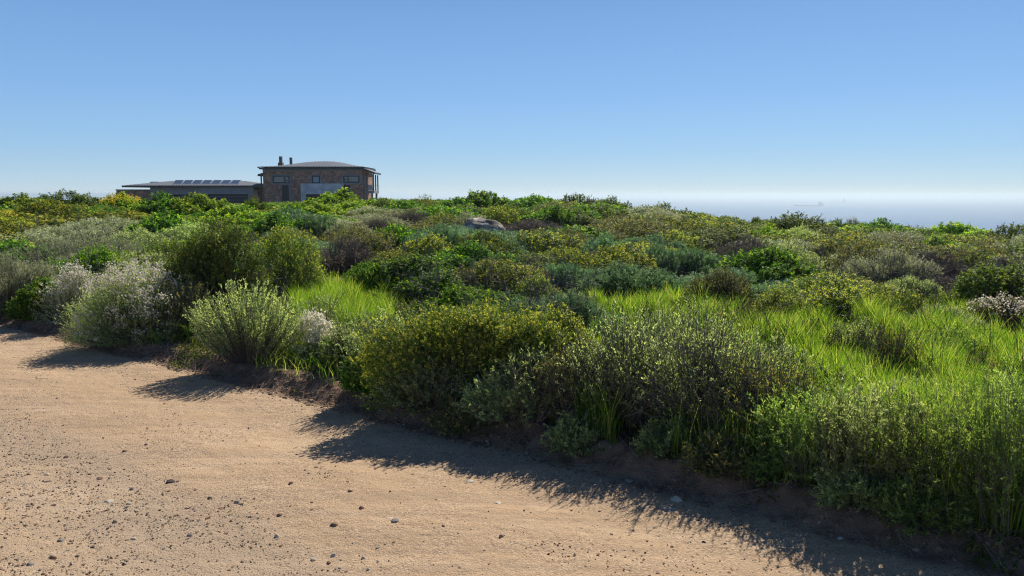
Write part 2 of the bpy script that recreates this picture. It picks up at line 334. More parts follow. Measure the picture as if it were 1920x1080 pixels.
def bush_arrays(sp, R, H, count, seed, leafk=1., stemr=.005, flowers=0, fr=.016, D2=None, bare=.0, fdown=1.1, flat=.3, lobes=None, ragged=.16):
    """R, D2: half width and half depth, H: height, count: sprigs"""
    s = SP[sp]; rng = np.random.default_rng(seed); D2 = D2 or R
    K = lobes or s['lobes'] * 2
    ang = rng.random(K) * 6.28; rad = np.sqrt((np.arange(K) + rng.random(K)) / K) * .80; rad[0] = .1
    lc = np.stack([np.cos(ang) * rad, np.sin(ang) * rad], 1); lr = (.20 + .20 * rng.random(K)) * (14 / K) ** .3
    lh = (1 - (.62 - flat * .5) * rad ** (1.8 + flat * 2)) * (.62 + .38 * rng.random(K)); lh[0] = 1
    vr = lr * 1.15 * np.clip(R / H, .7, 1.5) ** .5; lz = np.maximum(lh - vr, vr * .35)
    ltone = .13 * rng.standard_normal(K)
    k = rng.choice(K, count * 2, p=lr ** 2 / (lr ** 2).sum()); th = rng.random(count * 2) * 6.283; cz = rng.random(count * 2) * 1.75 - .75
    cr = np.sqrt(np.clip(1 - cz ** 2, 0, 1)); rr = np.clip(1 + ragged * rng.standard_normal(count * 2), .5, 1.5)
    skirt = (cz < -.15) & (rng.random(count * 2) < .75)
    ez = np.where(skirt, rng.random(count * 2) * lz[k], lz[k] + vr[k] * cz * rr)
    e = np.stack([lc[k, 0] + lr[k] * cr * np.cos(th) * rr, lc[k, 1] + lr[k] * cr * np.sin(th) * rr, ez], 1)
    depth = np.full(len(e), 9.)
    for j in range(K):
        q = ((e[:, 0] - lc[j, 0]) ** 2 + (e[:, 1] - lc[j, 1]) ** 2) / lr[j] ** 2 + ((e[:, 2] - lz[j]) / vr[j]) ** 2
        depth = np.where(j == k, depth, np.minimum(depth, q))
    ok = (depth > .6) | (rng.random(len(e)) < .15); e = e[ok][:count]; kl = k[ok][:count]
    e[:, 2] = np.clip(e[:, 2], .02, 1.2); e *= np.array([R, D2, H]); m = len(e)
    root = np.stack([e[:, 0] * .25, e[:, 1] * .25, np.zeros(m)], 1) + rng.standard_normal((m, 3)) * np.array([.05 * R, .05 * R, 0])
    dr = norm(norm(e - root) + np.array([0, 0, s['up']]) * .5 + rng.standard_normal((m, 3)) * .22)
    n = s['n']; t = rng.random((m, n)) * .95 + .05; t[:, :3] *= .25
    sl = s['sl'] * leafk ** .5
    pos = e[:, None, :] - dr[:, None, :] * (t * sl)[:, :, None]
    ld = dr[:, None, :] * (1 - s['spread'] * .6) + norm(rng.standard_normal((m * n, 3))).reshape(m, n, 3) * s['spread']
    tone = np.clip(.5 + ltone[kl][:, None] + .2 * rng.standard_normal((m, 1)) + .2 * rng.standard_normal((m, n)), 0, 1)
    istip = (rng.random((m, 1)) < s['tip'] * 2.2) & (t < .33) & (e[:, 2:3] > .25 * H)
    Ls = s['L'] * leafk * (.7 + .6 * rng.random(m * n)); Ws = s['W'] * leafk * (.7 + .6 * rng.random(m * n))
    keep = np.repeat(rng.random(m) > bare, n)
    on = e / np.array([R, D2, H]) - np.stack([lc[kl, 0], lc[kl, 1], lz[kl]], 1); on = norm(on) * .8 + np.array([0, 0, .55])
    V, Q = leaves(pos.reshape(-1, 3)[keep], ld.reshape(-1, 3)[keep], Ls[keep], Ws[keep], rng, np.repeat(on, n, 0)[keep])
    V[:, 2] = np.maximum(V[:, 2], -.02)
    res = {'foliage': (V, Q, tone.ravel()[keep], istip.astype(float).ravel()[keep] * (.6 + .4 * rng.random(keep.sum())))}
    w = rng.random(m) < s['tw'] ; w[:12] = True
    r_ = root[w]; e_ = e[w]; mid = (r_ + e_) / 2 + np.array([0, 0, -.08 * H]) + rng.standard_normal(e_.shape) * .05 * R
    V, Q = tubes(r_, mid, e_, stemr * (.6 + .9 * rng.random(len(r_))), stemr * .22)
    if bare or sp in ('brown', 'dusk'):             # side twigs
        for rep in range(3):
            kk = rng.integers(0, len(e_), len(e_)); f = (.45 + .5 * rng.random(len(e_)))[:, None]
            b0 = (1 - f) ** 2 * r_[kk] + 2 * f * (1 - f) * mid[kk] + f * f * e_[kk]
            b2 = b0 + norm(norm(e_[kk] - r_[kk]) + .7 * rng.standard_normal(e_.shape)) * (.12 + .12 * rng.random((len(e_), 1)))
            V2, Q2 = tubes(b0, (b0 + b2) / 2 + .01 * rng.standard_normal(b0.shape), b2, stemr * .4, stemr * .15, 2)
            Q = np.concatenate([Q, Q2 + len(V)]); V = np.concatenate([V, V2])
    V[:, 2] = np.maximum(V[:, 2], -.03)
    res['stems'] = (V, Q)
    if flowers:
        sc = e[:, 2] / H * fdown + rng.random(m) + .9 * fbm(e[:, 0] * 2.2 + 3, e[:, 1] * 2.2 + e[:, 2] * 2) - .25 * e[:, 1] / D2; idx = np.argsort(-sc)[:int(flowers)]
        c = e[idx] + dr[idx] * .02; nf = 9
        p = (c[:, None, :] + rng.standard_normal((len(c), nf, 3)) * fr * np.array([1, 1, .55])).reshape(-1, 3)
        V, Q = leaves(p, rng.standard_normal(p.shape), fr * 1.0, fr * .9, rng)
        res['flowers'] = (V, Q, rng.random(len(Q)), rng.random(len(Q)) * .4)
    return res
def bush_parts(root, sp, A, fmat=None, stems=True):
    V, Q, a, b = A['foliage']; link_mesh('foliage', V, [Q], G[sp], root, {'tone': a, 'tip': b})
    if stems: link_mesh('stems', *[A['stems'][0], [A['stems'][1]]], M_gstem if sp in ('brown', 'grey', 'silver') else M_stem, root)
    if 'flowers' in A:
        V, Q, a, b = A['flowers']; link_mesh('flower_heads', V, [Q], fmat or M_white, root, {'tone': a, 'tip': b})
# ------------------------------------------------------------------ foreground shrubs, each grown on its own
OCC = []                                            # x, y, radius already taken
SHRUBS = []
def fore(px, base, top, w, sp, count, label, cat='shrub', name='shrub', fl=0, fmat=None, dk=.8, z0=0, ym=None, leafk=.8, **kw):
    x, y = ground_at(px, base); R = w / 2 / F * y * 1.02; Dp = R * dk
    n_ = math.hypot(x, y); x += x / n_ * Dp * .75; y += y / n_ * Dp * .75
    g = gzf(x, y); H = max(.15, PY(px, top, y)[1] - g) * .97
    R = w / 2 / F * y * 1.05
    o = empty(name, (x, y, g - .01)); tag(o, label, cat)
    bush_parts(o, sp, bush_arrays(sp, R, H, count, int(px * 7 + top), leafk, flowers=fl, D2=Dp, **kw), fmat)
    OCC.append((x, y, max(R, Dp) * .8)); return o
SHR = [
 # px base top width species sprigs label
 (20, 598, 470, 190, 'grey', 4200, 'tall silver-grey shrub at the left edge of the road', {}),
 (150, 520, 425, 240, 'grey', 4200, 'wide silver-grey shrub behind the low leafy bush on the left', {}),
 (190, 545, 458, 200, 'green', 2600, 'leafy green bush with rounded leaves just behind the white blossom', {}),
 (85, 596, 520, 120, 'green', 1700, 'small bright leafy bush in front of the tall silver-grey shrub on the left', {}),
 (405, 622, 405, 240, 'olive', 5200, 'tallest dark twiggy shrub beside the road on the left', dict(bare=.15, stemr=.008, dk=.7)),
 (545, 560, 418, 150, 'yellowtip', 3200, 'golden green shrub with bare brown twigs between dark shrub and left grass patch', {}),
 (900, 786, 572, 430, 'yellowtip', 14000, 'largest rounded shrub with gold tips hanging over the middle of the bank', dict(dk=.5, leafk=.72, lobes=26, ragged=.22, flat=1.)),
]
for px, base, top, w, sp, cnt, lab, kw in SHR: fore(px, base, top, w, sp, cnt, lab, **kw)
fore(150, 606, 492, 140, 'grey', 1900, 'white blossoming shrub on the left with pale lilac shaded heads', 'flowering shrub', 'flowering_shrub', 300, None, fr=.024, ragged=.3, lobes=9)
fore(268, 640, 490, 240, 'silver', 4600, 'widest white blossoming shrub spilling onto the road on the left', 'flowering shrub', 'flowering_shrub', 620, None, fr=.024, ragged=.3, lobes=13, flat=.2)
fore(585, 680, 588, 105, 'silver', 1100, 'small shrub crowned with dense pure white blossom right of the silver rosemary-like shrub', 'flowering shrub', 'flowering_shrub', 240, None, fr=.026)
fore(700, 745, 640, 110, 'green', 1300, 'low bright green leafy plant at the left foot of the largest gold tipped shrub', 'shrub', leafk=.62)

# shrubs of upright or fanning shoots, leafy along their length
def wisp(px, base, top, w, nst, label, seed, sp='silver', leafL=.026, leafW=.008, m=30, side=3, low=.45, push=.2, fan=1., bare=.0, dk=.7, stemr=.0055, name='shrub', dome=.38, down=.62):
    x, y = ground_at(px, base); y += push; g = gzf(x, y); H = (PY(px, top, y)[1] - g) * 1.1; R = w / 2 / F * y
    rng = np.random.default_rng(seed); n = nst
    a = rng.random(n) * 6.283; r = np.sqrt(rng.random(n))
    e = np.stack([np.cos(a) * r * R, np.sin(a) * r * R * dk, H * (1 - dome * r ** 1.7) * (low + (1.04 - low) * rng.random(n) ** .8)], 1)
    root = np.stack([e[:, 0] * .3 / fan, e[:, 1] * .3 / fan, e[:, 0] * 0], 1); mid = root * .45 + e * .55 - np.array([0, 0, .12 * H]) * (r[:, None] - .5) + rng.standard_normal((n, 3)) * .02
    o = empty(name, (x, y, g - .01)); tag(o, label, 'shrub')
    R0, M0, E0 = [root], [mid], [e]
    for k in range(side):
        f = (.35 + .5 * rng.random(n))[:, None]
        b0 = (1 - f) ** 2 * root + 2 * f * (1 - f) * mid + f * f * e; ax = norm(e - root)
        b2 = b0 + norm(ax + .55 * rng.standard_normal((n, 3))) * (H * (.16 + .22 * rng.random((n, 1))))
        b2[:, 2] = np.clip(b2[:, 2], .03, H * 1.02)
        R0.append(b0); M0.append((b0 + b2) / 2 + rng.standard_normal((n, 3)) * .012); E0.append(b2)
    V, Q = tubes(root, mid, e, stemr * (.6 + .8 * rng.random(n)), stemr * .3, 4)
    if side:
        V2, Q2 = tubes(np.concatenate(R0[1:]), np.concatenate(M0[1:]), np.concatenate(E0[1:]), stemr * .45, stemr * .2, 2); Q = np.concatenate([Q, Q2 + len(V)]); V = np.concatenate([V, V2])
    link_mesh('stems', V, [Q], M_gstem, o)
    FV = []; FQ = []; T_ = []; I_ = []; off_ = 0
    for ii, (p0, p1, p2) in enumerate(zip(R0, M0, E0)):
        kp = rng.random(n) > bare; p0, p1, p2 = p0[kp], p1[kp], p2[kp]; nn = len(p0); mm = m if ii == 0 else int(m * .55)
        t = 1 - rng.random((nn, mm)) ** 1.25 * (down if ii == 0 else .85); tt = t[:, :, None]
        pos = (1 - tt) ** 2 * p0[:, None] + 2 * tt * (1 - tt) * p1[:, None] + tt * tt * p2[:, None]
        tan = 2 * (1 - tt) * (p1 - p0)[:, None] + 2 * tt * (p2 - p1)[:, None]; tan /= np.linalg.norm(tan, axis=2, keepdims=True) + 1e-6
        ld_ = tan * .75 + norm(rng.standard_normal((nn * mm, 3))).reshape(nn, mm, 3) * .6; N_ = nn * mm
        V, Q = leaves(pos.reshape(-1, 3), ld_.reshape(-1, 3), leafL * (.7 + .6 * rng.random(N_)), leafW * (.7 + .6 * rng.random(N_)), rng)
        FV.append(V); FQ.append(Q + off_); off_ += len(V)
        T_.append(np.clip(.5 + .22 * rng.standard_normal((nn, 1)) + .22 * rng.standard_normal((nn, mm)), 0, 1).ravel()); I_.append(((rng.random((nn, 1)) < .3) & (t > .8)).ravel() * .8)
    link_mesh('foliage', np.concatenate(FV), [np.concatenate(FQ)], G[sp], o, {'tone': np.concatenate(T_), 'tip': np.concatenate(I_)})
    OCC.append((x, y, R * .8)); return o
wisp(455, 688, 535, 230, 560, 'rosemary-like shrub of upright silver shoots at the edge of the road', 5, m=44, side=0, leafL=.028, leafW=.009)
for a_ in [
 (1175, 812, 596, 250, 260, 'grey-green shrub with bare purple-brown twigs touching the largest gold tipped shrub', 11, dict(push=0.1, bare=.25, side=4, stemr=.007, fan=1.3)),
 (1320, 838, 600, 250, 230, 'twiggy silver shrub with long bare lower branches in front of the right grass patch', 12, dict(push=0.1, bare=.35, side=4, stemr=.007)),
 (1440, 868, 665, 230, 200, 'olive twiggy shrub rooted at the bank where its shadow forks', 13, dict(push=0.08, sp='dusk', bare=.3, side=4, stemr=.006)),
 (1530, 905, 735, 230, 210, 'soft silvery shrub leaning over the bank at the lower right', 14, dict(leafL=.023, leafW=.0058, down=.97, stemr=.0032, dome=0.25, fan=0.5, sp='fresh', m=52, push=0.06)),
 (1640, 935, 728, 240, 170, 'wispy silver-green shrub second from the lower right corner tuft', 15, dict(down=.97, stemr=.0032, low=0.3, dome=0.2, push=0.06, fan=0.45, sp='silver', m=52, bare=.1)),
 (1770, 968, 735, 250, 170, 'tall feathery silver-green shrub at the lower right before the frame edge', 16, dict(leafL=.023, leafW=.0058, down=.97, stemr=.0032, low=0.3, dome=0.2, push=0.06, fan=0.45, sp='fresh', m=52, bare=.1)),
 (1915, 1000, 700, 260, 170, 'feathery green shrub cut by the right edge of the photo', 17, dict(leafL=.023, leafW=.0058, down=.97, stemr=.0032, low=0.3, dome=0.2, push=0.06, fan=0.45, m=52, sp='fresh')),
 (1250, 742, 585, 230, 170, 'pale thin shrub behind the twiggy silver shrub at the rim of the grass', 18, dict(bare=.3)),
 (1420, 760, 628, 200, 150, 'thin grey shrub standing in the left end of the right grass patch', 19, dict(bare=.3)),
 (1580, 800, 695, 190, 150, 'thin silvery shrub in the middle of the right grass patch', 20, dict(fan=0.5, sp='fresh', bare=.2)),
 (1730, 830, 715, 200, 150, 'thin silvery shrub in the right half of the right grass patch', 21, dict(fan=0.5, bare=.2)),
 (1500, 745, 655, 120, 80, 'small wispy green shrub in the right grass patch', 22, dict(bare=.3, sp='silver')),
 (1380, 640, 560, 110, 70, 'small dull wispy shrub at the back left corner of the right grass patch', 41, dict(sp='dusk', bare=.3)),
 (1620, 672, 598, 120, 80, 'small grey-green shrub at the back of the right grass patch', 42, dict(sp='silver', bare=.25)),
 (1800, 690, 612, 130, 80, 'small fresh green shrub at the back of the right grass patch', 43, dict(sp='fresh')),
 (1230, 650, 575, 90, 50, 'thin pale shrub in the narrow left tongue of the right grass patch', 44, dict(sp='silver', bare=.45)),
 (1900, 830, 705, 120, 70, 'thin silver shrub in the right grass patch touching the right edge of the photo', 45, dict(sp='silver', bare=.3)),
 (1850, 760, 665, 130, 80, 'small wispy shrub at the far right of the grass patch', 23, dict(bare=.3, sp='dusk')),
 (600, 640, 545, 90, 60, 'upright straw-green shrub in the front of the left grass patch', 30, dict(sp='silver', bare=.3)),
 (1310, 700, 560, 120, 70, 'tall see-through grey shrub at the left end of the right grass patch', 31, dict(sp='silver', bare=.4)),
 (1690, 720, 605, 110, 70, 'dull little shrub alone in the middle of the right grass patch', 32, dict(sp='dusk', bare=.3)),
 (1000, 812, 660, 170, 150, 'grey-green shrub pushing through the right half of the largest gold tipped shrub', 33, dict(sp='silver', push=.12)),
 (1460, 900, 820, 150, 120, 'low fresh green herb drooping over the bank at the foot of the olive twiggy shrub', 34, dict(sp='fresh', push=.03, low=.2, down=.95, stemr=.003, dome=.5)),
 (1250, 855, 790, 150, 110, 'low silver-green herb at the bank under the twiggy silver shrub', 35, dict(sp='silver', push=.03, low=.2, down=.95, stemr=.003, dome=.5)),
 (1730, 985, 880, 190, 150, 'low fresh green herb spilling over the bank at the lower right', 36, dict(sp='fresh', push=.0, low=.2, down=.95, stemr=.003, dome=.5)),
 (1080, 840, 775, 150, 110, 'low grey herb hanging over the bank below the arching brown stems', 37, dict(sp='silver', push=-.02, low=.2, down=.95, stemr=.003, dome=.5)),
 (1350, 885, 815, 150, 110, 'low dull herb hanging over the bank under the thin bare lower branches', 38, dict(sp='dusk', push=-.02, low=.2, down=.95, stemr=.003, dome=.5)),
 (870, 812, 745, 160, 110, 'low dull herb on the bank face under the largest gold tipped shrub', 39, dict(sp='dusk', push=-.02, low=.2, down=.95, stemr=.003, dome=.5)),
 (1600, 948, 865, 160, 120, 'low silver-green herb at the rim beside the small white stone on the bank', 40, dict(sp='silver', push=-.02, low=.2, down=.95, stemr=.003, dome=.5)),
 (720, 735, 585, 170, 160, 'thin straw-green shrub between white blossom and the largest gold tipped shrub', 24, dict(sp='silver', bare=.3)),
 (655, 700, 600, 120, 110, 'wispy grass-like shrub right of the small white blossoming shrub', 25, dict(sp='silver', bare=.2)),
 (340, 640, 520, 130, 150, 'dark fine-leaved shrub between the widest white blossom and the rosemary-like shrub', 26, dict(sp='dusk')),
 (1075, 815, 640, 160, 160, 'dark shrub with arching brown stems under the right side of the largest gold tipped shrub', 27, dict(sp='dusk', bare=.4, stemr=.007)),
 (800, 790, 660, 200, 220, 'low silver-green shrub drooping over the bank under the largest gold tipped shrub', 28, dict(sp='silver', push=.1, low=.25)),
 (960, 812, 700, 200, 220, 'low dull shrub drooping over the bank in the middle of the photo', 29, dict(sp='silver', push=.1, low=.25)),
]: wisp(*a_[:7], **a_[7])

# ------------------------------------------------------------------ prototypes for the scrub behind
PROTO = {}
def proto(sp, lod, var):
    k = (sp, lod, var)
    if k not in PROTO:
        cnt, lk = ((2900, 1.2), (1150, 1.8))[lod]
        A = bush_arrays(sp, 1, 1, cnt if sp not in ('grey', 'silver', 'teal') else int(cnt * 1.35), 100 + var * 17 + hash_sp(sp), lk * (1.15 if sp in ('grey', 'silver') else 1), stemr=.012, flowers=0, bare=.3 if sp == 'brown' else 0)
        V, Q, a, b = A['foliage']
        f = link_mesh('foliage', V, [Q], G[sp], None, {'tone': a, 'tip': b}); me = f.data; bpy.data.objects.remove(f)
        s = link_mesh('stems', A['stems'][0], [A['stems'][1]], M_gstem if sp in ('brown', 'grey') else M_stem); ms = s.data; bpy.data.objects.remove(s)
        PROTO[k] = (me, ms, A)
    return PROTO[k]
def hash_sp(s): return sum(map(ord, s))
_fl = {}
def flower_mesh(kind, var):
    if (kind, var) not in _fl:
        rng = np.random.default_rng(var + 3); n = 150 if kind == 'y' else 100
        a = rng.random(n) * 6.283; r = np.sqrt(rng.random(n)) * .85
        c = np.stack([np.cos(a) * r, np.sin(a) * r, np.sqrt(1 - r * r * .8) * (.84 + .16 * rng.random(n))], 1)
        fr = .045; p = (c[:, None] + rng.standard_normal((n, 7, 3)) * fr).reshape(-1, 3)
        V, Q = leaves(p, rng.standard_normal(p.shape), fr * 1.3, fr, rng)
        o = link_mesh('flower_heads', V, [Q], M_yellow if kind == 'y' else M_white, None, {'tone': rng.random(len(Q)), 'tip': rng.random(len(Q))})
        _fl[(kind, var)] = o.data; bpy.data.objects.remove(o)
    return _fl[(kind, var)]
def place(x, y, R, H, sp, label, group=None, fl=None, rng=random.Random(3), name='shrub', cat='shrub'):
    lod = 0 if y < 17 else 1; var = rng.randrange(3)
    me, ms, _ = proto(sp, lod, var)
    o = empty(name, (x, y, gzf(x, y) - .03), rng.random() * 6.28); o.scale = (R, R * rng.uniform(.75, .95), H * .98); tag(o, label, cat, group)
    f = bpy.data.objects.new('foliage', me); COL.objects.link(f); f.parent = o
    if lod == 0 or sp == 'brown':
        s = bpy.data.objects.new('stems', ms); COL.objects.link(s); s.parent = o
    if fl:
        s = bpy.data.objects.new('flower_heads', flower_mesh(fl, var % 3)); COL.objects.link(s); s.parent = o
    return o
LOOK = {'green': 'dark leafy green', 'lime': 'bright lime green leafy', 'yellowtip': 'olive green golden tipped', 'grey': 'silver-grey', 'silver': 'silvery green',
        'teal': 'blue-green needle leaved', 'brown': 'bare purple-brown twiggy', 'olive': 'dark olive', 'dusk': 'dull brownish olive'}
MID = [  # px, top, width, base, species, where it is
 (40, 366, 110, 402, 'lime', 'on the skyline at the left edge'), (135, 357, 110, 398, 'olive', 'highest on the skyline far left of the house'),
 (100, 374, 100, 425, 'yellowtip', 'rounded, below the highest bush of the left skyline'), (228, 364, 80, 404, 'lime:y', 'with yellow blossom left of the garage'),
 (8, 395, 64, 425, 'yellowtip:y', 'with bright yellow blossom at the left edge of the photo'), (60, 402, 160, 440, 'yellowtip', 'low and wide near the left edge behind the silver-grey shrubs'),
 (205, 396, 150, 436, 'yellowtip', 'orange tinged, behind the silver-grey shrubs and below the yellow blossom'), (300, 362, 90, 412, 'green', 'in front of the left half of the garage'),
 (372, 364, 110, 415, 'lime', 'in front of the middle of the garage'), (440, 384, 110, 432, 'lime', 'below the wide garage door'),
 (318, 398, 140, 462, 'green', 'behind the tallest dark twiggy shrub'), (482, 372, 56, 410, 'olive', 'in front of the pier between garage and house'),
 (60, 432, 200, 482, 'grey', 'wide, at the left edge above the tall silver-grey one'), (190, 424, 150, 466, 'grey', 'middle of the silver-grey shrubs on the left'),
 (268, 428, 110, 478, 'silver', 'between the silver-grey shrubs and the tall dark twiggy shrub'), (545, 380, 56, 424, 'green', 'small, below the left lower door of the house'),
 (600, 380, 95, 416, 'lime', 'rounded, below the grey rendered block of the house'), (640, 357, 120, 400, 'lime', 'tallest against the house, hiding its lower right corner'),
 (588, 405, 78, 446, 'teal', 'pale, alone below the house'), (650, 415, 70, 452, 'grey', 'right of the pale blue-green bush below the house'),
 (705, 410, 70, 445, 'brown', 'upper one below the right corner of the house'), (722, 372, 76, 404, 'olive', 'just right of the balcony'),
 (735, 422, 90, 474, 'green', 'dense and dark, halfway between house and boulder'), (642, 442, 140, 515, 'brown', 'largest behind the left grass patch'),
 (680, 428, 60, 458, 'grey', 'low, between the two bare twiggy bushes'), (800, 438, 100, 494, 'yellowtip', 'spiky, left of the boulder and above the bright green bush'),
 (740, 470, 90, 505, 'yellowtip', 'low and spreading above the left half of the bright green bush'), (795, 366, 66, 402, 'dusk', 'reddish on the skyline right of the house'),
 (770, 480, 200, 560, 'green', 'broad and bright in front of the middle of the scrub'), (690, 492, 90, 556, 'green', 'small one attached to the left of the broad bright bush'),
 (930, 486, 200, 562, 'yellowtip', 'broad mound behind the largest gold tipped shrub'), (1010, 515, 120, 575, 'yellowtip', 'sloping right flank of the broad golden mound'),
 (860, 424, 150, 462, 'teal', 'low carpet in front of the boulder'), (955, 455, 90, 490, 'teal', 'low, between the boulder and the broad golden mound'),
 (1135, 440, 100, 492, 'teal', 'topmost of the blue-green clump'), (1235, 455, 110, 530, 'teal', 'right upper of the blue-green clump'),
 (1175, 492, 190, 568, 'teal', 'largest and lowest of the blue-green clump'), (1300, 468, 90, 530, 'teal', 'right end of the blue-green clump'),
 (1065, 495, 100, 552, 'teal', 'left end of the blue-green clump'), (1345, 492, 90, 535, 'teal', 'small outlier right of the blue-green clump'),
 (1000, 412, 120, 448, 'brown', 'just right of the boulder'), (1048, 390, 66, 430, 'green', 'round, above the twiggy bush right of the boulder'),
 (1070, 430, 100, 474, 'dusk', 'left above the blue-green clump'), (1060, 464, 110, 512, 'yellowtip', 'between the golden mound and the blue-green clump'),
 (1120, 468, 80, 510, 'brown', 'small, in the middle of the blue-green clump'), (1148, 370, 74, 402, 'olive', 'on the crest where the sea first shows'),
 (1244, 382, 106, 424, 'olive', 'rounded alone on the crest left of the sea'), (1180, 402, 160, 455, 'dusk', 'wide, above the blue-green clump'),
 (1272, 432, 100, 474, 'yellowtip', 'above the right end of the blue-green clump'), (1296, 402, 110, 442, 'olive', 'right of the rounded crest bush'),
 (1365, 408, 90, 440, 'olive', 'feathery on the crest below the haze'), (1395, 440, 130, 502, 'brown', 'large grey one right of the blue-green clump'),
 (1430, 470, 60, 505, 'olive', 'small dark ball in front of the large grey twiggy bush'), (1350, 502, 140, 590, 'dusk', 'dark with brown top behind the right grass patch'),
 (1415, 408, 44, 436, 'olive', 'smallest ball on the crest before the sea'), (1490, 398, 116, 446, 'olive', 'tallest on the crest below the larger ship'),
 (1572, 412, 50, 442, 'olive', 'left of the pair on the crest below the smaller ship'), (1602, 409, 44, 442, 'dusk', 'right of the pair on the crest below the smaller ship'),
 (1655, 412, 96, 450, 'green', 'leafy with upright shoots on the crest before the sea'), (1715, 424, 60, 452, 'dusk', 'reddish small ball on the crest before the sea'),
 (1788, 418, 130, 462, 'lime', 'domed on the crest before the sea'), (1900, 420, 110, 474, 'olive', 'highest on the crest at the right edge'),
 (1550, 512, 210, 606, 'yellowtip', 'largest of the gold tipped clump behind the right grass patch'), (1650, 530, 130, 612, 'yellowtip', 'right end of the gold tipped clump behind the right grass patch'),
 (1465, 540, 130, 606, 'yellowtip', 'left end of the gold tipped clump behind the right grass patch'), (1485, 470, 110, 508, 'yellowtip', 'behind and left of the gold tipped clump'),
 (1575, 442, 80, 470, 'yellowtip', 'below the pair on the crest'), (1640, 468, 150, 512, 'grey', 'wide, above the gold tipped clump on the right'),
 (1705, 470, 130, 515, 'brown', 'above the right end of the gold tipped clump'), (1762, 482, 96, 512, 'yellowtip:y', 'with orange yellow blossom on the right slope'),
 (1882, 480, 130, 512, 'lime', 'flat topped yellow-green at the right edge'), (1830, 512, 200, 562, 'brown', 'widest at the right, below the orange yellow blossom'),
 (1700, 518, 110, 566, 'silver', 'behind the right end of the gold tipped clump'), (1898, 518, 56, 566, 'olive', 'small dark ball at the right edge'),
 (1770, 572, 150, 628, 'silver', 'greener one at the back right corner of the right grass patch'), (1790, 548, 110, 596, 'olive', 'between the widest twiggy bush and the right grass patch'),
 (1875, 552, 130, 625, 'dusk:w', 'with scattered white blossom at the right edge'), (1650, 430, 60, 452, 'lime', 'low, in front of the leafy crest bush'),
 (900, 358, 120, 402, 'green', 'feathery on the skyline above the boulder'), (1010, 366, 100, 402, 'green', 'on the skyline between boulder and sea'),
 (1080, 364, 80, 402, 'olive', 'on the skyline left of where the sea shows'), (960, 385, 90, 420, 'olive', 'behind the boulder on the right'),
 (830, 385, 110, 425, 'green', 'behind the boulder on the left'), (1850, 445, 110, 480, 'dusk', 'dense on the right slope below the crest'),
 (1500, 425, 70, 470, 'silver', 'pale, below the tallest crest bush'), (1440, 430, 90, 470, 'lime', 'on the slope left of the tallest crest bush'),
]
_r = random.Random(4)
HAND = []
for px, top, w, base, sp, where in MID:
    sp, _, fl = sp.partition(':')
    x, y = ground_at(px, base)
    y2 = min(y + w / 2 / F * y * .65, 46); x *= y2 / y; y = y2
    R = w / 2 / F * y * 1.2; g = gzf(x, y); H = max(.25, PY(px, top - (5 if y < 30 else 3), y)[1] - g)
    place(x, y, R, H, sp, LOOK[sp].replace('olive green golden', 'gold') + ' bush, ' + where, None, fl or None, _r, 'flowering_shrub' if fl else 'shrub', 'flowering shrub' if fl else 'shrub')
    OCC.append((x, y, R * .85)); HAND.append((px, base, sp))

# meadow patches, as corners in the photograph turned into land positions
def inpoly(x, y, poly):
    c = np.zeros(len(x), bool); n = len(poly)
    for i in range(n):
        x1, y1 = poly[i]; x2, y2 = poly[i - 1]
        c ^= ((y1 > y) != (y2 > y)) & (x < (x2 - x1) * (y - y1) / (y2 - y1 + 1e-9) + x1)
    return c
MEADR = [P(*p, .15) for p in [(1090, 590), (1120, 562), (1340, 558), (1400, 612), (1700, 608), (1940, 612), (2250, 640), (2300, 900), (1950, 960), (1800, 900), (1600, 800), (1450, 760), (1300, 700), (1110, 660)]]
MEADL = [P(*p, .15) for p in [(545, 540), (590, 515), (690, 505), (725, 560), (740, 600), (700, 640), (700, 700), (620, 700), (560, 640)]]
def in_meadow(x, y): return inpoly(x, y, MEADR) | inpoly(x, y, MEADL)
B_POS = ground_at(905, 446)
OCC.append((B_POS[0], B_POS[1], .8))
# filler bushes: the nearest stay individuals, the farther ones join the mass
ANCH = [(905, 425, 'pale boulder'), (690, 372, 'balcony of the house'), (600, 372, 'house front'), (430, 382, 'wide garage door'), (300, 385, 'left end of the garage'), (228, 375, 'yellow blossom by the garage'),
 (10, 405, 'yellow blossom at the left edge'), (135, 375, 'highest bush of the left skyline'), (60, 450, 'silver-grey shrubs at the left edge'), (220, 440, 'silver-grey shrubs behind the white blossom'),
 (405, 480, 'tallest dark twiggy shrub'), (540, 480, 'golden green shrub by the left grass'), (640, 480, 'large brown bush behind the left grass'), (600, 425, 'pale blue-green bush below the house'),
 (770, 520, 'broad bright green bush'), (930, 520, 'broad golden mound'), (1175, 520, 'blue-green clump'), (1000, 430, 'brown bush beside the boulder'), (1395, 470, 'large grey twiggy bush on the right'),
 (1550, 560, 'gold tipped clump on the right'), (1244, 400, 'rounded bush where the sea begins'), (1490, 420, 'tallest crest bush below the larger ship'), (1655, 430, 'leafy upright crest bush'), (1788, 440, 'domed crest bush'),
 (1762, 497, 'orange yellow blossom on the right'), (1830, 540, 'widest twiggy bush at the right'), (1882, 495, 'flat topped bush at the right edge'), (1870, 590, 'white blossom at the right edge'), (1350, 545, 'dark brown topped bush by the right grass'), (800, 465, 'spiky gold bush left of the boulder')]
_r = random.Random(13); pts = []; y = 8.6
while y < 41:
    st = 1.42 + y * .02; x = -.78 * y - 1
    while x < .78 * y + 1:
        pts.append((x + _r.uniform(-.4, .4) * st, y + _r.uniform(-.4, .4) * st)); x += st
    y += st * .9
occ = np.array(OCC); FILL = []
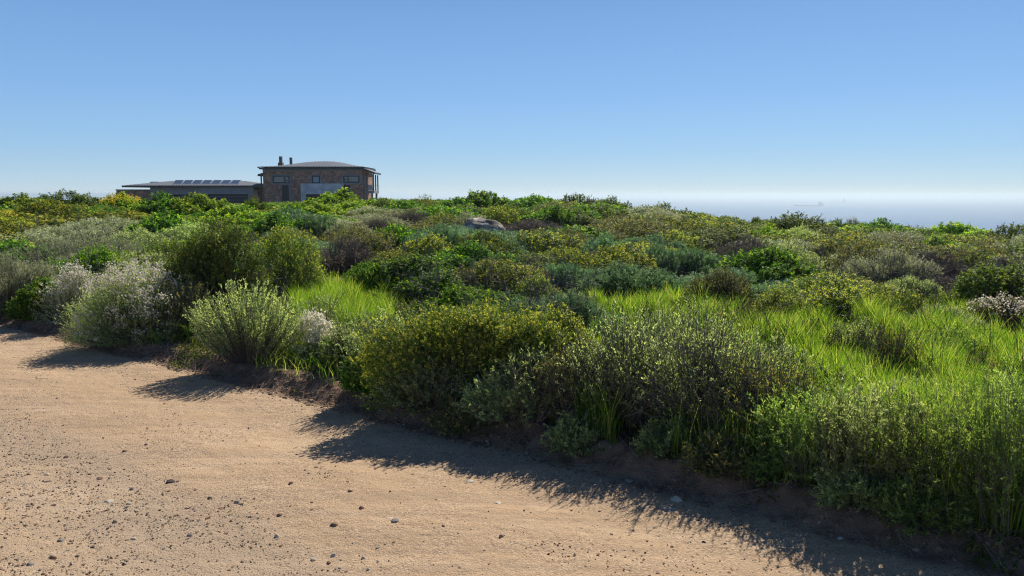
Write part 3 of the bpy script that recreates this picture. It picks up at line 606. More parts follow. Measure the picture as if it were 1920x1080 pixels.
for x, y in pts:
    if dist_edge(x, y) < .75: continue
    if in_meadow(np.array([x]), np.array([y]))[0]: continue
    d2 = (occ[:, 0] - x) ** 2 + (occ[:, 1] - y) ** 2
    if (d2 < (occ[:, 2] * .95 + .36) ** 2).any(): continue
    px, py = proj(x, y, gzf(x, y))
    if not -60 < px < 1980: continue
    near = sorted(HAND, key=lambda h: (h[0] - px) ** 2 + (2.2 * (h[1] - py)) ** 2)[:4]
    sp = _r.choice(near)[2] if _r.random() < .6 else _r.choice(['olive', 'dusk', 'yellowtip', 'yellowtip', 'grey', 'green', 'olive', 'green'])
    big = _r.random(); H = (.46 + .5 * big) * (1.1 if px < 420 and y < 16 else 1) * (.75 if y > 33 and px < 700 else 1); R = (.75 + .5 * _r.random()) * (.95 + y * .012)
    FILL.append((x, y, px, py, sp, H, R))
FILL.sort(key=lambda q: q[1]); NIND = 300 - len(MID) - 40
seen = set()
for x, y, px, py, sp, H, R in FILL[:NIND]:
    for an in sorted(ANCH, key=lambda q: (q[0] - px) ** 2 + (2 * (q[1] - py)) ** 2)[:14]:
        dx, dy = px - an[0], 2 * (py - an[1]); ds = math.hypot(dx, dy)
        w8 = ('right of', 'below and right of', 'below', 'below and left of', 'left of', 'above and left of', 'above', 'above and right of')[int(round(math.atan2(dy, dx) / (math.pi / 4))) % 8]
        lab = ('small ' if R * F / y < 75 else 'wide ') + ('tall ' if H > .6 else 'low ') + LOOK[sp] + ' bush ' + w8 + ' the ' + an[2]
        if len(lab.split()) > 16: lab = lab.replace(' green golden tipped', ' gold tipped').replace(' leaved', '')
        if lab not in seen and len(lab.split()) <= 16: break
    seen.add(lab)
    place(x, y, R, H, sp, lab if len(lab.split()) <= 16 else lab.replace('olive green ', ''), 'smaller bushes filling the scrub', None, _r)
print('fill', len(FILL), 'individual', min(NIND, len(FILL)))
# the scrub behind the crest that reads as one mass
rng = np.random.default_rng(21)
VV = []; QQ = []; TT = []; II = []; MI = []; off = 0
kinds = ['olive', 'green', 'dusk', 'lime', 'brown', 'yellowtip', 'grey', 'silver', 'teal']
def add_mass(k, var, xx, yy, R, H, frac, grow):
    global off
    A = proto(k, 1, var)[2]; V, Q, a, b = A['foliage']; sel = rng.random(len(Q)) < frac
    ang = rng.random() * 6.28; c, s = math.cos(ang), math.sin(ang)
    V4 = V.reshape(-1, 4, 3)[sel]; cen = V4.mean(1, keepdims=True); V4 = (cen + (V4 - cen) * grow).reshape(-1, 3)
    VV.append(np.stack([(V4[:, 0] * c - V4[:, 1] * s) * R + xx, (V4[:, 0] * s + V4[:, 1] * c) * R + yy, V4[:, 2] * H + gzf(xx, yy)], 1)); m = int(sel.sum())
    QQ.append(np.arange(4 * m).reshape(-1, 4) + off); off += 4 * m; TT.append(a[sel]); II.append(b[sel]); MI.append(np.full(m, kinds.index(k)))
for x, y, px, py, sp, H, R in FILL[NIND:]: add_mass(sp, int(rng.integers(0, 3)), x, y, R, H, .5, 1.3)
y = 41.
while y < 118:
    st = 1.5 + (y - 41) * .02; x = -.75 * y
    while x < min(.75 * y, 40):
        xx = x + rng.uniform(-.5, .5) * st; yy = y + rng.uniform(-.5, .5) * st; x += st
        if yy > 62 and xx > .1 * yy: continue
        if 112 < yy and -70 < xx < -20: continue
        add_mass(['olive', 'green', 'dusk', 'olive', 'lime', 'green'][int(rng.integers(0, 6))], int(rng.integers(0, 3)), xx, yy, rng.uniform(.9, 1.5), rng.uniform(.3, .6) + (.18 if -.18 < xx / yy < .6 else 0), .25 if yy < 62 else .16, 1.9)
    y += st
tag(link_mesh('distant_scrub', np.concatenate(VV), [np.concatenate(QQ)], [G[k] for k in kinds], None, {'tone': np.concatenate(TT), 'tip': np.concatenate(II)}, mi=np.concatenate(MI)),
    'low mixed scrub covering the far slope and the ground beyond the crest', 'scrub', None, 'stuff')

# ------------------------------------------------------------------ grass and ground cover
def blades(name, x, y, h, w, mat_, lean=.35, tipf=.12, seed=1, label=None, cat='grass', base=None):
    rng = np.random.default_rng(seed); n = len(x); z = gz(x, y) - .01
    a = rng.random(n) * 6.283; l = h * lean * (.3 + rng.random(n)) ; dx, dy = np.cos(a) * l, np.sin(a) * l
    b = rng.random(n) * 6.283; wx, wy = np.cos(b) * w / 2, np.sin(b) * w / 2
    def pt(k, s, f): return np.stack([x + dx * k ** 2 + wx * s * f, y + dy * k ** 2 + wy * s * f, z + h * (k - .18 * k * k * lean * 2)], 1)
    V = np.stack([pt(0, -1, 1), pt(0, 1, 1), pt(.5, 1, .85), pt(.5, -1, .85), pt(1., 1, .15), pt(1., -1, .15)], 1).reshape(-1, 3)
    i = np.arange(n)[:, None] * 6
    Q = np.concatenate([i + [0, 1, 2, 3], i + [3, 2, 4, 5]])
    tone = np.clip(.5 + .28 * rng.standard_normal(n) + .6 * fbm(x * 1.1, y * 1.1) + .5 * fbm(x * 4.1, y * 4.1), 0, 1); tip = (rng.random(n) < tipf).astype(float) * .8
    return tag(link_mesh(name, V, [Q], mat_, None, {'tone': np.tile(tone, 2), 'tip': np.tile(tip, 2)}), label, cat, None, 'stuff')
def scatter(n, x0, x1, y0, y1, test, seed):
    r = np.random.default_rng(seed); x = r.uniform(x0, x1, n); y = r.uniform(y0, y1, n); k = test(x, y); return x[k], y[k], r
x, y, r = scatter(760000, -.5, 9.5, 3.6, 12.5, lambda x, y: inpoly(x + .5 * fbm(x, y), y + .5 * fbm(x + 7, y), MEADR) & (dist_edge(x, y) > .36) & (fbm(x * 3.1, y * 3.1) > -.12 + .3 * (np.random.default_rng(1).random(len(x)) - .5)), 2)
cl = fbm(x * 3.7 + 5, y * 3.7); h = np.clip((.12 + .5 * np.maximum(0, cl + .1)) * (.5 + .9 * r.random(len(x))) + .15 * (y < 6.5), .05, .62)
blades('meadow_grass', x, y, h, .0066, M_grass, .38, .26, 3, 'bright yellow-green meadow grass on the right')
x, y, r = scatter(170000, -5, .5, 5.5, 14, lambda x, y: inpoly(x, y, MEADL) & (dist_edge(x, y) > .35), 4)
blades('meadow_grass', x, y, np.clip((.16 + .5 * np.maximum(0, .1 + fbm(x * 3.3, y * 3.3))) * (.5 + .9 * r.random(len(x))), .06, .65), .0068, M_grass, .38, .2, 5, 'bright green grass patch between the shrubs on the left')
x, y, r = scatter(60000, -12, 5, 3.5, 14, lambda x, y: (dist_edge(x, y) > .22) & (dist_edge(x, y) < 1.1) & (fbm(x * 1.3 + 4, y * 1.3) > .05), 6)
blades('verge_grass', x, y, .10 + .24 * r.random(len(x)), .006, M_grass, .6, .3, 7, 'thin grass growing between the shrub feet along the bank')
x, y, r = scatter(520000, -34, 34, 6, 46, lambda x, y: (np.abs(x) < .74 * y + 1) & (dist_edge(x, y) > .5) & (r_keep(x, y)), 8) if False else (None, None, None)
rr = np.random.default_rng(8); n = 260000
y = 6 + 40 * rr.random(n) ** 1.15; x = (rr.random(n) * 2 - 1) * (.74 * y + 1); k = (dist_edge(x, y) > .45) & (~in_meadow(x, y)); x, y = x[k], y[k]
blades('ground_cover', x, y, .08 + .16 * rr.random(len(x)), .012 + .001 * y, M_herb, .6, .25, 9, 'low herbs and grass under and between the bushes', 'ground cover')
x, y, r = scatter(60000, .5, 5, 3.3, 6, lambda x, y: (dist_edge(x, y) > .26) & (dist_edge(x, y) < 1.0) & (fbm(x * 3 + 2, y * 3) > -.15), 16)
blades('tall_verge_grass', x, y, np.clip(.2 + .35 * r.random(len(x)) + .15 * fbm(x * 2, y * 2), .1, .62), .0062, M_grass, .3, .2, 17, 'tall upright grass growing through the shrubs at the lower right')
# dark dry stalks standing in the grass
rr = np.random.default_rng(31); n = 2400
x = rr.uniform(.2, 8, n); y = rr.uniform(4, 10.5, n); k = inpoly(x, y, MEADR) & (dist_edge(x, y) > .5) & (fbm(x * .9, y * .9) > -.2); x, y = x[k][:420], y[k][:420]
p0 = np.stack([x, y, gz(x, y)], 1); ln = rr.uniform(.35, .75, len(x))[:, None]; dr_ = norm(rr.standard_normal((len(x), 3)) * .35 + [0, 0, 1]); p2 = p0 + dr_ * ln
V, Q = tubes(p0, (p0 + p2) / 2 + rr.standard_normal(p0.shape) * .02, p2, .004, .0015, 4)
for rep in range(4):
    f = rr.uniform(.35, .95, (len(x), 1)); b0 = p0 + dr_ * ln * f; b2 = b0 + norm(dr_ + .6 * rr.standard_normal(p0.shape)) * .16
    V2, Q2 = tubes(b0, (b0 + b2) / 2, b2, .002, .001, 2); Q = np.concatenate([Q, Q2 + len(V)]); V = np.concatenate([V, V2])
tag(link_mesh('dry_stalks', V, [Q], M_stem), 'dark dry branching stalks standing through the meadow grass', 'dry stalks', None, 'stuff')
# dead shoots poking through the scrub
n = 2600; y = 8.5 + 20 * rr.random(n) ** 1.3; x = (rr.random(n) * 2 - 1) * .72 * y; k = (dist_edge(x, y) > .8) & ~in_meadow(x, y) & (fbm(x * .7 + 2, y * .7) > -.15); x, y = x[k], y[k]
p0 = np.stack([x, y, gz(x, y) + .15], 1); dr_ = norm(rr.standard_normal((len(x), 3)) * .45 + [0, 0, 1]); p2 = p0 + dr_ * rr.uniform(.35, .85, (len(x), 1)); V, Q = tubes(p0, (p0 + p2) / 2 + rr.standard_normal(p0.shape) * .04, p2, .006, .002, 4)
for rep in range(6):
    f = rr.uniform(.4, .95, (len(x), 1)); b0 = p0 * (1 - f) + p2 * f; b2 = b0 + norm(dr_ + .8 * rr.standard_normal(p0.shape)) * rr.uniform(.08, .22, (len(x), 1))
    V2, Q2 = tubes(b0, (b0 + b2) / 2, b2, .0035, .0015, 2); Q = np.concatenate([Q, Q2 + len(V)]); V = np.concatenate([V, V2])
tag(link_mesh('dead_shoots', V, [Q], M_gstem), 'bare grey dead shoots sticking up through the middle scrub', 'dead twigs', None, 'stuff')
# fallen twigs along the foot of the shrubs
n = 2600; s = rr.uniform(-12, 5.5, n); dd = np.abs(rr.normal(.45, .28, n)) - .12
x = s * U[0] + dd * N[0]; y = 5.72 + s * U[1] + dd * N[1]; z = gz(x, y) + .01; a = rr.random(n) * 6.283; L = rr.uniform(.04, .28, n)
p0 = np.stack([x, y, z], 1); x2 = x + np.cos(a) * L; y2 = y + np.sin(a) * L; k = dist_edge(x2, y2) > .0; p2 = np.stack([x2, y2, gz(x2, y2) + rr.uniform(.005, .08, n)], 1)
V, Q = tubes(p0[k], ((p0 + p2) / 2)[k] + rr.standard_normal((k.sum(), 3)) * .012, p2[k], .003, .0015, 2)
tag(link_mesh('fallen_twigs', V, [Q], M_gstem), 'dead twigs littering the foot of the shrubs on the bank', 'twigs', None, 'stuff')

# single grass tufts that stand out
def tuft(px, base, n, H, label, seed, lean=1.0):
    x, y = ground_at(px, base); y += .04; g = gzf(x, y); r = np.random.default_rng(seed); seg = 6
    o = empty('grass_tuft', (x, y, g)); tag(o, label, 'grass tuft')
    V = []; Q = []; a = r.random(n) * 6.283; hh = H * (.45 + .55 * r.random(n)); ll = hh * lean * (.25 + .8 * r.random(n))
    for i in range(n):
        b = len(V); c, s = math.cos(a[i]), math.sin(a[i])
        for k in range(seg + 1):
            t = k / seg; rad = ll[i] * t ** 2.2; zz = hh[i] * (t * 1.35 - .5 * t ** 3); w = .0075 * (1 - t ** 2) + .0008
            V += [(c * rad - s * w, s * rad + c * w, zz), (c * rad + s * w, s * rad - c * w, zz)]
        Q += [[b + 2 * k, b + 2 * k + 1, b + 2 * k + 3, b + 2 * k + 2] for k in range(seg)]
    link_mesh('blades', V, [Q], M_grass, o, {'tone': np.repeat(r.random(n), seg), 'tip': np.repeat((r.random(n) < .2) * .6, seg)})
tuft(1035, 806, 26, .42, 'pale green grass tuft with bent blades below the largest gold tipped shrub', 1, .8)
tuft(352, 645, 60, .34, 'bright green grass tuft left of the rosemary-like shrub', 2, .9)
tuft(1320, 838, 30, .36, 'green grass tuft among bare twigs right of the middle of the bank', 3, .7)
tuft(1880, 1008, 40, .32, 'pale grass tuft with flat blades at the lower right end of the bank', 4, 1.2)
tuft(660, 700, 90, .42, 'tall thin grass tuft between the white blossom and the low leafy plant', 5, .5)
tuft(615, 690, 80, .38, 'thin grass tuft right below the small white blossoming shrub', 6, .5)
# yellow daisies in the left grass
rr = np.random.default_rng(77)
for k, (px, py) in enumerate([(594, 556), (636, 565), (665, 556), (688, 555), (590, 583), (612, 575), (650, 590), (578, 548)]):
    x, y = P(px, py, .45); g = gzf(x, y); z = .45 - g
    o = empty('daisy', (x, y, g)); tag(o, 'yellow daisy in the left grass patch, ' + ('left of its upper row', 'second in its upper row', 'third in its upper row', 'rightmost in its upper row', 'lowest on the left', 'just above and right of the lowest left one', 'lowest on the right', 'farthest back near the golden green shrub')[k], 'flower', 'yellow daisies in the left grass')
    V, Q = tubes(np.array([[0, 0, 0.]]), np.array([[.01, 0, z / 2]]), np.array([[0, 0, z]]), .002, .0015); link_mesh('stem', V, [Q], M_herb, o, {'tone': np.full(len(Q), .5), 'tip': np.zeros(len(Q))})
    m = 12; a = np.arange(m) * 6.283 / m; dirs = np.stack([np.cos(a), np.sin(a), a * 0 + .25 - .5 * np.sin(a)], 1)
    V, Q = leaves(np.tile([0, 0, z], (m, 1)), dirs, .022, .010, rr); link_mesh('petals', V, [Q], M_yellow, o, {'tone': rr.random(m), 'tip': rr.random(m)})

# ------------------------------------------------------------------ boulder
def blob(name, mat_, rx, ry, rz, seed, sub=4, amp=.16, fr=1.6, flat=True, parent=None):
    import bmesh
    bm = bmesh.new(); bmesh.ops.create_icosphere(bm, subdivisions=sub, radius=1)
    me = bpy.data.meshes.new(name); bm.to_mesh(me); bm.free()
    V = np.empty(len(me.vertices) * 3); me.vertices.foreach_get('co', V); V = V.reshape(-1, 3)
    k = seed * 3.7
    f = 1 + amp * (fbm(V[:, 0] * fr + k, V[:, 1] * fr + V[:, 2] * 1.3 * fr) + .5 * fbm(V[:, 2] * fr * 2 + k, V[:, 0] * fr * 2 - V[:, 1] * fr))
    V = V * f[:, None]
    r = np.random.default_rng(seed)
    for _ in range(5 if flat else 0):               # broken facets
        nn = norm(r.standard_normal((1, 3)))[0]; dd = V @ nn; lim = r.uniform(.68, .85); V = V - np.outer(np.maximum(0, dd - lim), nn) * .9
    V = V * [rx, ry, rz]; me.vertices.foreach_set('co', V.ravel().astype(np.float32)); me.materials.append(mat_)
    me.polygons.foreach_set('use_smooth', np.ones(len(me.polygons), bool)); me.update()
    o = bpy.data.objects.new(name, me); COL.objects.link(o)
    if parent: o.parent = parent
    return o
def rock_mat():
    m, t, n, l, b = mat('lichen spotted granite'); tc = n.new('ShaderNodeTexCoord')
    a = n.new('ShaderNodeTexNoise'); a.inputs['Scale'].default_value = 3; a.inputs['Detail'].default_value = 8; l.new(tc.outputs['Object'], a.inputs[0])
    r = ramp(n, [(.38, (.13, .105, .085)), (.56, (.32, .275, .225)), (.66, (.62, .57, .49))]); l.new(a.outputs[0], r.inputs[0]); l.new(r.outputs[0], b.inputs['Base Color'])
    a2 = n.new('ShaderNodeTexNoise'); a2.inputs['Scale'].default_value = 9; a2.inputs['Detail'].default_value = 8; l.new(tc.outputs['Object'], a2.inputs[0])
    bp = n.new('ShaderNodeBump'); bp.inputs['Strength'].default_value = .8; bp.inputs['Distance'].default_value = .05; l.new(a2.outputs[0], bp.inputs['Height']); l.new(bp.outputs[0], b.inputs['Normal']); b.inputs['Roughness'].default_value = .9
    return m
bx, by = B_POS; by += .4
g = gzf(bx, by); topz = PY(905, 413, by)[1]; w = 80 / F * by / 2
o = blob('boulder', rock_mat(), w * 1.15, w * .85, (topz - g) * 1.2, 8, 5, .18, 1.3)
o.location = (bx, by, g); tag(o, 'rounded grey granite boulder with pale lichen among the scrub', 'boulder')

# ------------------------------------------------------------------ stones on the road
SM = {'dark': plain('dark stone', (.075, .055, .045), .85, 30, .3), 'brown': plain('brown stone', (.22, .135, .085), .9, 30, .35), 'grey': plain('grey stone', (.27, .235, .19), .85, 30, .25),
      'pale': plain('pale quartz stone', (.50, .43, .33), .85, 30, .2), 'pink': plain('pinkish stone', (.34, .24, .17), .85, 30, .25)}
ST = [(320, 901, 19, 10, 'dark', 'black flat oval pebble on the road left of centre'), (741, 977, 18, 11, 'grey', 'largest rounded grey stone in the middle of the road'),
 (940, 1005, 11, 12, 'pink', 'upright pinkish pebble below the middle of the road'), (677, 950, 12, 10, 'brown', 'angular brown stone up and left of the large grey stone'),
 (627, 982, 17, 10, 'brown', 'reddish brown stone left of the large grey stone'), (657, 922, 11, 7, 'brown', 'small square brown stone above the angular brown stone'),
 (545, 908, 10, 8, 'brown', 'small dark brown stone right of the black pebble'), (525, 969, 12, 7, 'brown', 'flat brown stone left of the reddish brown stone'),
 (98, 1043, 18, 13, 'brown', 'ochre brown stone with long shadow in the lower left corner'), (217, 979, 12, 11, 'pink', 'tilted pinkish stone in the gravel on the left'),
 (251, 1013, 12, 8, 'pale', 'pale stone right above the bottom left gravel'), (115, 1012, 15, 9, 'grey', 'grey stone above the ochre brown stone'),
 (58, 1058, 17, 7, 'grey', 'flat grey stone left of the ochre brown stone'), (357, 1007, 14, 9, 'grey', 'grey half buried stone in the lower gravel'),
 (249, 917, 13, 8, 'grey', 'dark grey stone in the upper gravel left of the black pebble'), (205, 942, 20, 8, 'pale', 'widest pale flat stone in the gravel on the left'),
 (242, 944, 11, 6, 'pale', 'small pale stone right of the widest pale flat stone'), (588, 1053, 13, 10, 'pale', 'pale rounded pebble at the bottom edge left of centre'),
 (520, 1008, 11, 12, 'pale', 'pale pointed stone above the bottom gravel'), (626, 1039, 13, 10, 'pale', 'pale double pebble near the bottom edge'),
 (681, 1047, 9, 9, 'pale', 'small pale pebble right of the pale double pebble'), (710, 1051, 8, 8, 'pale', 'tiny pale pebble below the large grey stone'),
 (691, 1066, 9, 7, 'pale', 'lowest pale pebble right of centre of the gravel'), (617, 1058, 10, 8, 'brown', 'brown pebble right of the pale rounded pebble'),
 (74, 952, 11, 8, 'brown', 'round brown stone in the gravel near the left edge'), (100, 947, 11, 8, 'brown', 'dark twin of the round brown stone near the left edge'),
 (187, 899, 16, 7, 'brown', 'elongated dark brown stone upper left in the gravel'), (235, 847, 12, 7, 'brown', 'lone brown stone above the gravel strip'),
 (275, 834, 9, 8, 'pink', 'small pinkish stone above the gravel strip'), (89, 889, 12, 7, 'pale', 'pale flat stone near the left end of the gravel strip'),
 (124, 857, 10, 7, 'brown', 'small brown stone at the upper rim of the gravel strip'), (445, 943, 11, 10, 'grey', 'grey stone at the right rim of the gravel strip'),
 (393, 932, 9, 6, 'brown', 'dull brown stone below the black pebble to the right'), (1268, 934, 28, 14, 'pale', 'pale stone in the branch shadows below the bank'),
 (1252, 952, 40, 9, 'grey', 'flat grey slab in the branch shadows below the bank'), (1180, 903, 22, 8, 'grey', 'grey flat stone at the foot of the bank'),
 (880, 905, 18, 6, 'pale', 'pale flat stone at the tip of the middle shadow'), (933, 946, 16, 5, 'pale', 'thin pale flat stone flush with the road right of centre'),
 (715, 768, 12, 8, 'grey', 'grey stone at the foot of the bank under the largest shrub'), (1576, 1010, 14, 9, 'pale', 'pale stone in deep shadow at the lower right'),
 (1620, 950, 8, 6, 'pale', 'small white stone on the rim of the bank at the lower right'), (885, 868, 12, 8, 'grey', 'grey stone on the bank face under the largest shrub')]
for k, (px, py, w, h, c, lab) in enumerate(ST):
    z = 0.0 if py > 700 else .05
    x, y = P(px, py + h * .3, z); x, y = ground_at(px, py + h * .3); s = y / F
    o = blob('stone', SM[c], w * s * .48, w * s * .42, h * s * .56, k + 3, 3, .28, 1.6); o.location = (x, y, gzf(x, y) + -h * s * .06); o.rotation_euler = (0, 0, (k * 1.7) % .9 - .45); tag(o, lab, 'stone')
# gravel: far too many to count
import bmesh
def gravel(name, x, y, size, mats, seed, label):
    r = np.random.default_rng(seed); bm = bmesh.new(); bmesh.ops.create_icosphere(bm, subdivisions=1, radius=1)
    bv = np.array([v.co[:] for v in bm.verts]); bf = np.array([[v.index for v in f.verts] for f in bm.faces]); bm.free()
    n = len(x); V = bv[None] * (1 + .22 * r.standard_normal((n, len(bv), 1))); V = V * (size[:, None] * r.uniform(.55, 1.25, (n, 3)) * [1, 1, .7])[:, None, :]
    a = r.random(n) * 6.283; c, s = np.cos(a)[:, None], np.sin(a)[:, None]
    W = np.stack([V[:, :, 0] * c - V[:, :, 1] * s + x[:, None], V[:, :, 0] * s + V[:, :, 1] * c + y[:, None], V[:, :, 2] + (gz(x, y) + size * 0)[:, None]], 2)
    Fc = (bf[None] + np.arange(n)[:, None, None] * len(bv)).reshape(-1, 3); mi = np.repeat(r.choice(len(mats), n, p=[.08, .40, .17, .07, .28]), len(bf))
    tag(link_mesh(name, W.reshape(-1, 3), [Fc], mats, mi=mi), label, 'gravel', None, 'stuff')
r = np.random.default_rng(5); mats = [SM[k] for k in ('dark', 'brown', 'grey', 'pale', 'pink')]
n = 240000; s = r.uniform(-13, 6, n); dd = r.uniform(-5.2, .3, n); x = s * U[0] + dd * N[0]; y = 5.72 + s * U[1] + dd * N[1]
den = .03 + 1.1 * sm(-1.75, -2.25, dd + .25 * fbm(s * .9, dd)) * (.35 + .65 * sm(-.2, .3, fbm(s * .8, dd * 1.2))) + .35 * sm(.1, .5, fbm(s * 1.3 + 9, dd * 2.6)) + .25 * sm(-.35, -.1, dd)
k = (r.random(n) < den) & (y > 2.8); size = .0022 + .0075 * r.random(n) ** 7 + .003 * r.random(n)
gravel('gravel', x[k], y[k], size[k], mats, 6, 'fine loose gravel and grit strewn over the dirt road')

SM['clod'] = M_clod = plain('crumbled earth', (.20, .13, .085), .95, 30, .4)
n = 5200; s = r.uniform(-12, 5.5, n); dd = np.abs(r.normal(.04, .2, n)) - .08; x = s * U[0] + dd * N[0]; y = 5.72 + s * U[1] + dd * N[1]
gravel('earth_clods', x, y, .004 + .022 * r.random(n) ** 4, [M_clod, M_clod, M_clod, SM['pink'], SM['brown']], 9, 'crumbled earth clods and small stones along the broken bank')
n = 26000; s = r.uniform(-12, 5.5, n); dd = r.uniform(.02, .75, n); x = s * U[0] + dd * N[0]; y = 5.72 + s * U[1] + dd * N[1]; k = fbm(x * 2.3 + 3, y * 2.3) + .8 * (dd - .3) > .02 + .25 * r.random(n)
blades('creeping_herbs', x[k], y[k], .03 + .09 * r.random(k.sum()), .012, M_herb, 1.1, .2, 15, 'short creeping herbs and dry leaves on the lip of the bank', 'ground cover')

# ------------------------------------------------------------------ house
def brick_mat():
    m, t, n, l, b = mat('mottled clinker brick'); tc = n.new('ShaderNodeTexCoord')
    mp = n.new('ShaderNodeMapping'); mp.inputs['Rotation'].default_value = (math.radians(90), 0, 0); l.new(tc.outputs['Object'], mp.inputs[0])
    br = n.new('ShaderNodeTexBrick'); br.inputs['Scale'].default_value = 1.0; br.inputs['Brick Width'].default_value = .5; br.inputs['Row Height'].default_value = .19; br.inputs['Mortar Size'].default_value = .012
    br.inputs['Color1'].default_value = (.33, .175, .12, 1); br.inputs['Color2'].default_value = (.52, .32, .225, 1); br.inputs['Mortar'].default_value = (.26, .22, .19, 1); l.new(mp.outputs[0], br.inputs[0])
    no = n.new('ShaderNodeTexNoise'); no.inputs['Scale'].default_value = 1.4; no.inputs['Detail'].default_value = 6; no.inputs['Roughness'].default_value = .7; l.new(tc.outputs['Object'], no.inputs[0])
    r = ramp(n, [(.4, (.55, .5, .5)), (.62, (1.25, 1.15, 1.1))]); l.new(no.outputs[0], r.inputs[0])
    mx = n.new('ShaderNodeMix'); mx.data_type = 'RGBA'; mx.blend_type = 'MULTIPLY'; mx.inputs[0].default_value = 1; l.new(br.outputs[0], mx.inputs[6]); l.new(r.outputs[0], mx.inputs[7]); l.new(mx.outputs[2], b.inputs['Base Color']); b.inputs['Roughness'].default_value = .9
    return m
M_brick = brick_mat(); M_plaster = plain('grey plaster', (.25, .26, .275), .85, 1.2, .12); M_conc = plain('weathered grey render', (.52, .56, .57), .85, .8, .25)
M_chim = plain('grey brown chimney render', (.13, .105, .10), .9, 3, .2); M_roof = plain('blue-grey ribbed steel roofing', (.145, .16, .19), .8, 0, 0, .12, 0); M_trim = plain('charcoal trim', (.05, .055, .065), .5)
M_glass = plain('dim window glass', (.10, .13, .15), .08, 0, 0, .8); M_blind = plain('pale drawn blind', (.30, .36, .38), .3, 0, 0, .6); M_dark = plain('dark door and shaded opening', (.035, .037, .045), .55); M_slit = plain('pale door joint', (.22, .23, .25), .5)  # M_dark: door colour, also the painted shade of open garage bays
M_pv = plain('solar cells', (.025, .030, .055), .35, 0, 0, .35); M_alu = plain('aluminium frame', (.6, .62, .64), .35, 0, 0, .5, .7)
HY = 126.0
def hx(px): return PY(px, 350, HY)[0]
def hz(py): return PY(600, py, HY)[1]
H = empty('house', (hx(590), HY, -.6)); tag(H, 'two-storey brick house with curved grey roof and long garage wing', 'house')
HB = H.location.copy()
def hb(name, m, boxes, parent=None):
    mb = MB()
    for bx_ in boxes: mb.box(bx_[0] - HB.x, bx_[1] - HB.x, bx_[2] - HB.y, bx_[3] - HB.y, bx_[4] - HB.z, bx_[5] - HB.z)
    return mb.build(name, m, parent or H)
L0, L1 = hx(493.8), hx(679.4); WT = hz(317.5); BZ = -.6
DEP = 9.5
hb('wall', M_brick, [(L0, L1, HY, HY + DEP, BZ, WT)])
hb('fascia', M_trim, [(L0 - .45, L1 + .5, HY - .45, HY + DEP + .45, WT, WT + .32)])
hb('frieze', M_plaster, [(L0 - .02, L1 + .02, HY - .03, HY + .02, WT - .28, WT - .003)])
# curved hipped roof made of ribs
prof = [(489.5, 314.3), (505, 312), (520, 309.8), (544, 306.6), (560, 304.8), (577, 303.6), (596, 303.1), (615, 303.6), (632, 305.6), (650, 308.9), (668, 312.2), (684.5, 314.6)]
pr = [(hx(a), hz(b)) for a, b in prof]; mb = MB(); zb = WT + .32; V = []; Fq = []
xsr = np.arange(pr[0][0], pr[-1][0] + .01, .13)
zr = np.interp(xsr, [p[0] for p in pr], [EYE + (p[1] - EYE) * (1 + 5. * max(0, p[1] - zb) / 2 / HY) for p in pr]); ya = HY - .5; yb = HY + DEP + .5; yc = (ya + yb) / 2; ns = 9
for i, (xx, zz) in enumerate(zip(xsr, zr)):
    rib = .045 if i % 4 == 0 else 0
    for k in range(ns):
        t = k / (ns - 1) * 2 - 1; h_ = max(.02, (zz - zb)) * 1.06 * (1 - abs(t) ** 1.25)
        V.append((xx - HB.x, yc + t * (yb - ya) / 2 - HB.y, zb + .06 + h_ + rib - HB.z))
m_ = len(xsr)
Fq = [[i * ns + k, i * ns + k + 1, (i + 1) * ns + k + 1, (i + 1) * ns + k] for i in range(m_ - 1) for k in range(ns - 1)]
rf = link_mesh('roof', V, [Fq], M_roof, H)
sol = rf.modifiers.new('thickness', 'SOLIDIFY'); sol.thickness = .05
def chim(a, b, top, base, cap, wide=None):
    x0, x1 = hx(a), hx(b); y0 = HY + 3.0
    o_ = MB().box(x0 - HB.x, x1 - HB.x, 3.0, 3.0 + (x1 - x0), hz(base) - HB.z - .8, hz(top) - HB.z)
    if wide: o_.box(hx(wide[0]) - HB.x, hx(wide[1]) - HB.x, 2.8, 3.2 + (x1 - x0), hz(base) - HB.z - .8, hz(wide[2]) - HB.z)
    o_ = o_.build('chimney', M_chim, rf)
    return o_
rf.location = (0, 0, 0)
chim(514.6, 519.8, 291.5, 309, 0, (512.9, 521.2, 303.5)); chim(534.6, 539.0, 293.6, 308, 0)
def window(a, b, t, bt, vx=None, hy=None, small=None, pane=M_glass, frame=M_trim, sur=True):
    x0, x1, z1, z0 = hx(a), hx(b), hz(t), hz(bt); fw = .19
    if sur: hb('window_surround', M_plaster, [(x0 - .28, x1 + .28, HY - .04, HY + .01, z0 - .22, z0 - .002), (x0 - .28, x1 + .28, HY - .04, HY + .01, z1 + .002, z1 + .16), (x0 - .28, x0 - .002, HY - .04, HY + .01, z0, z1), (x1 + .002, x1 + .28, HY - .04, HY + .01, z0, z1)])
    bxs = [(x0, x1, HY - .09, HY + .02, z0, z0 + fw), (x0, x1, HY - .09, HY + .02, z1 - fw, z1), (x0, x0 + fw, HY - .09, HY + .02, z0 + fw, z1 - fw), (x1 - fw, x1, HY - .09, HY + .02, z0 + fw, z1 - fw)]
    if vx: v = hx(vx); bxs.append((v - .1, v + .1, HY - .085, HY + .02, z0 + fw, z1 - fw)); s0, s1 = (v + .07, x1 - fw) if small == 'r' else (x0 + fw, v - .07); bxs.append((s0, s1, HY - .08, HY + .02, hz(hy) - .06, hz(hy) + .06))
    w = hb('window', pane, [(x0 + .02, x1 - .02, HY - .03, HY - .004, z0 + .02, z1 - .02)])
    hb('frame', frame, bxs, w)
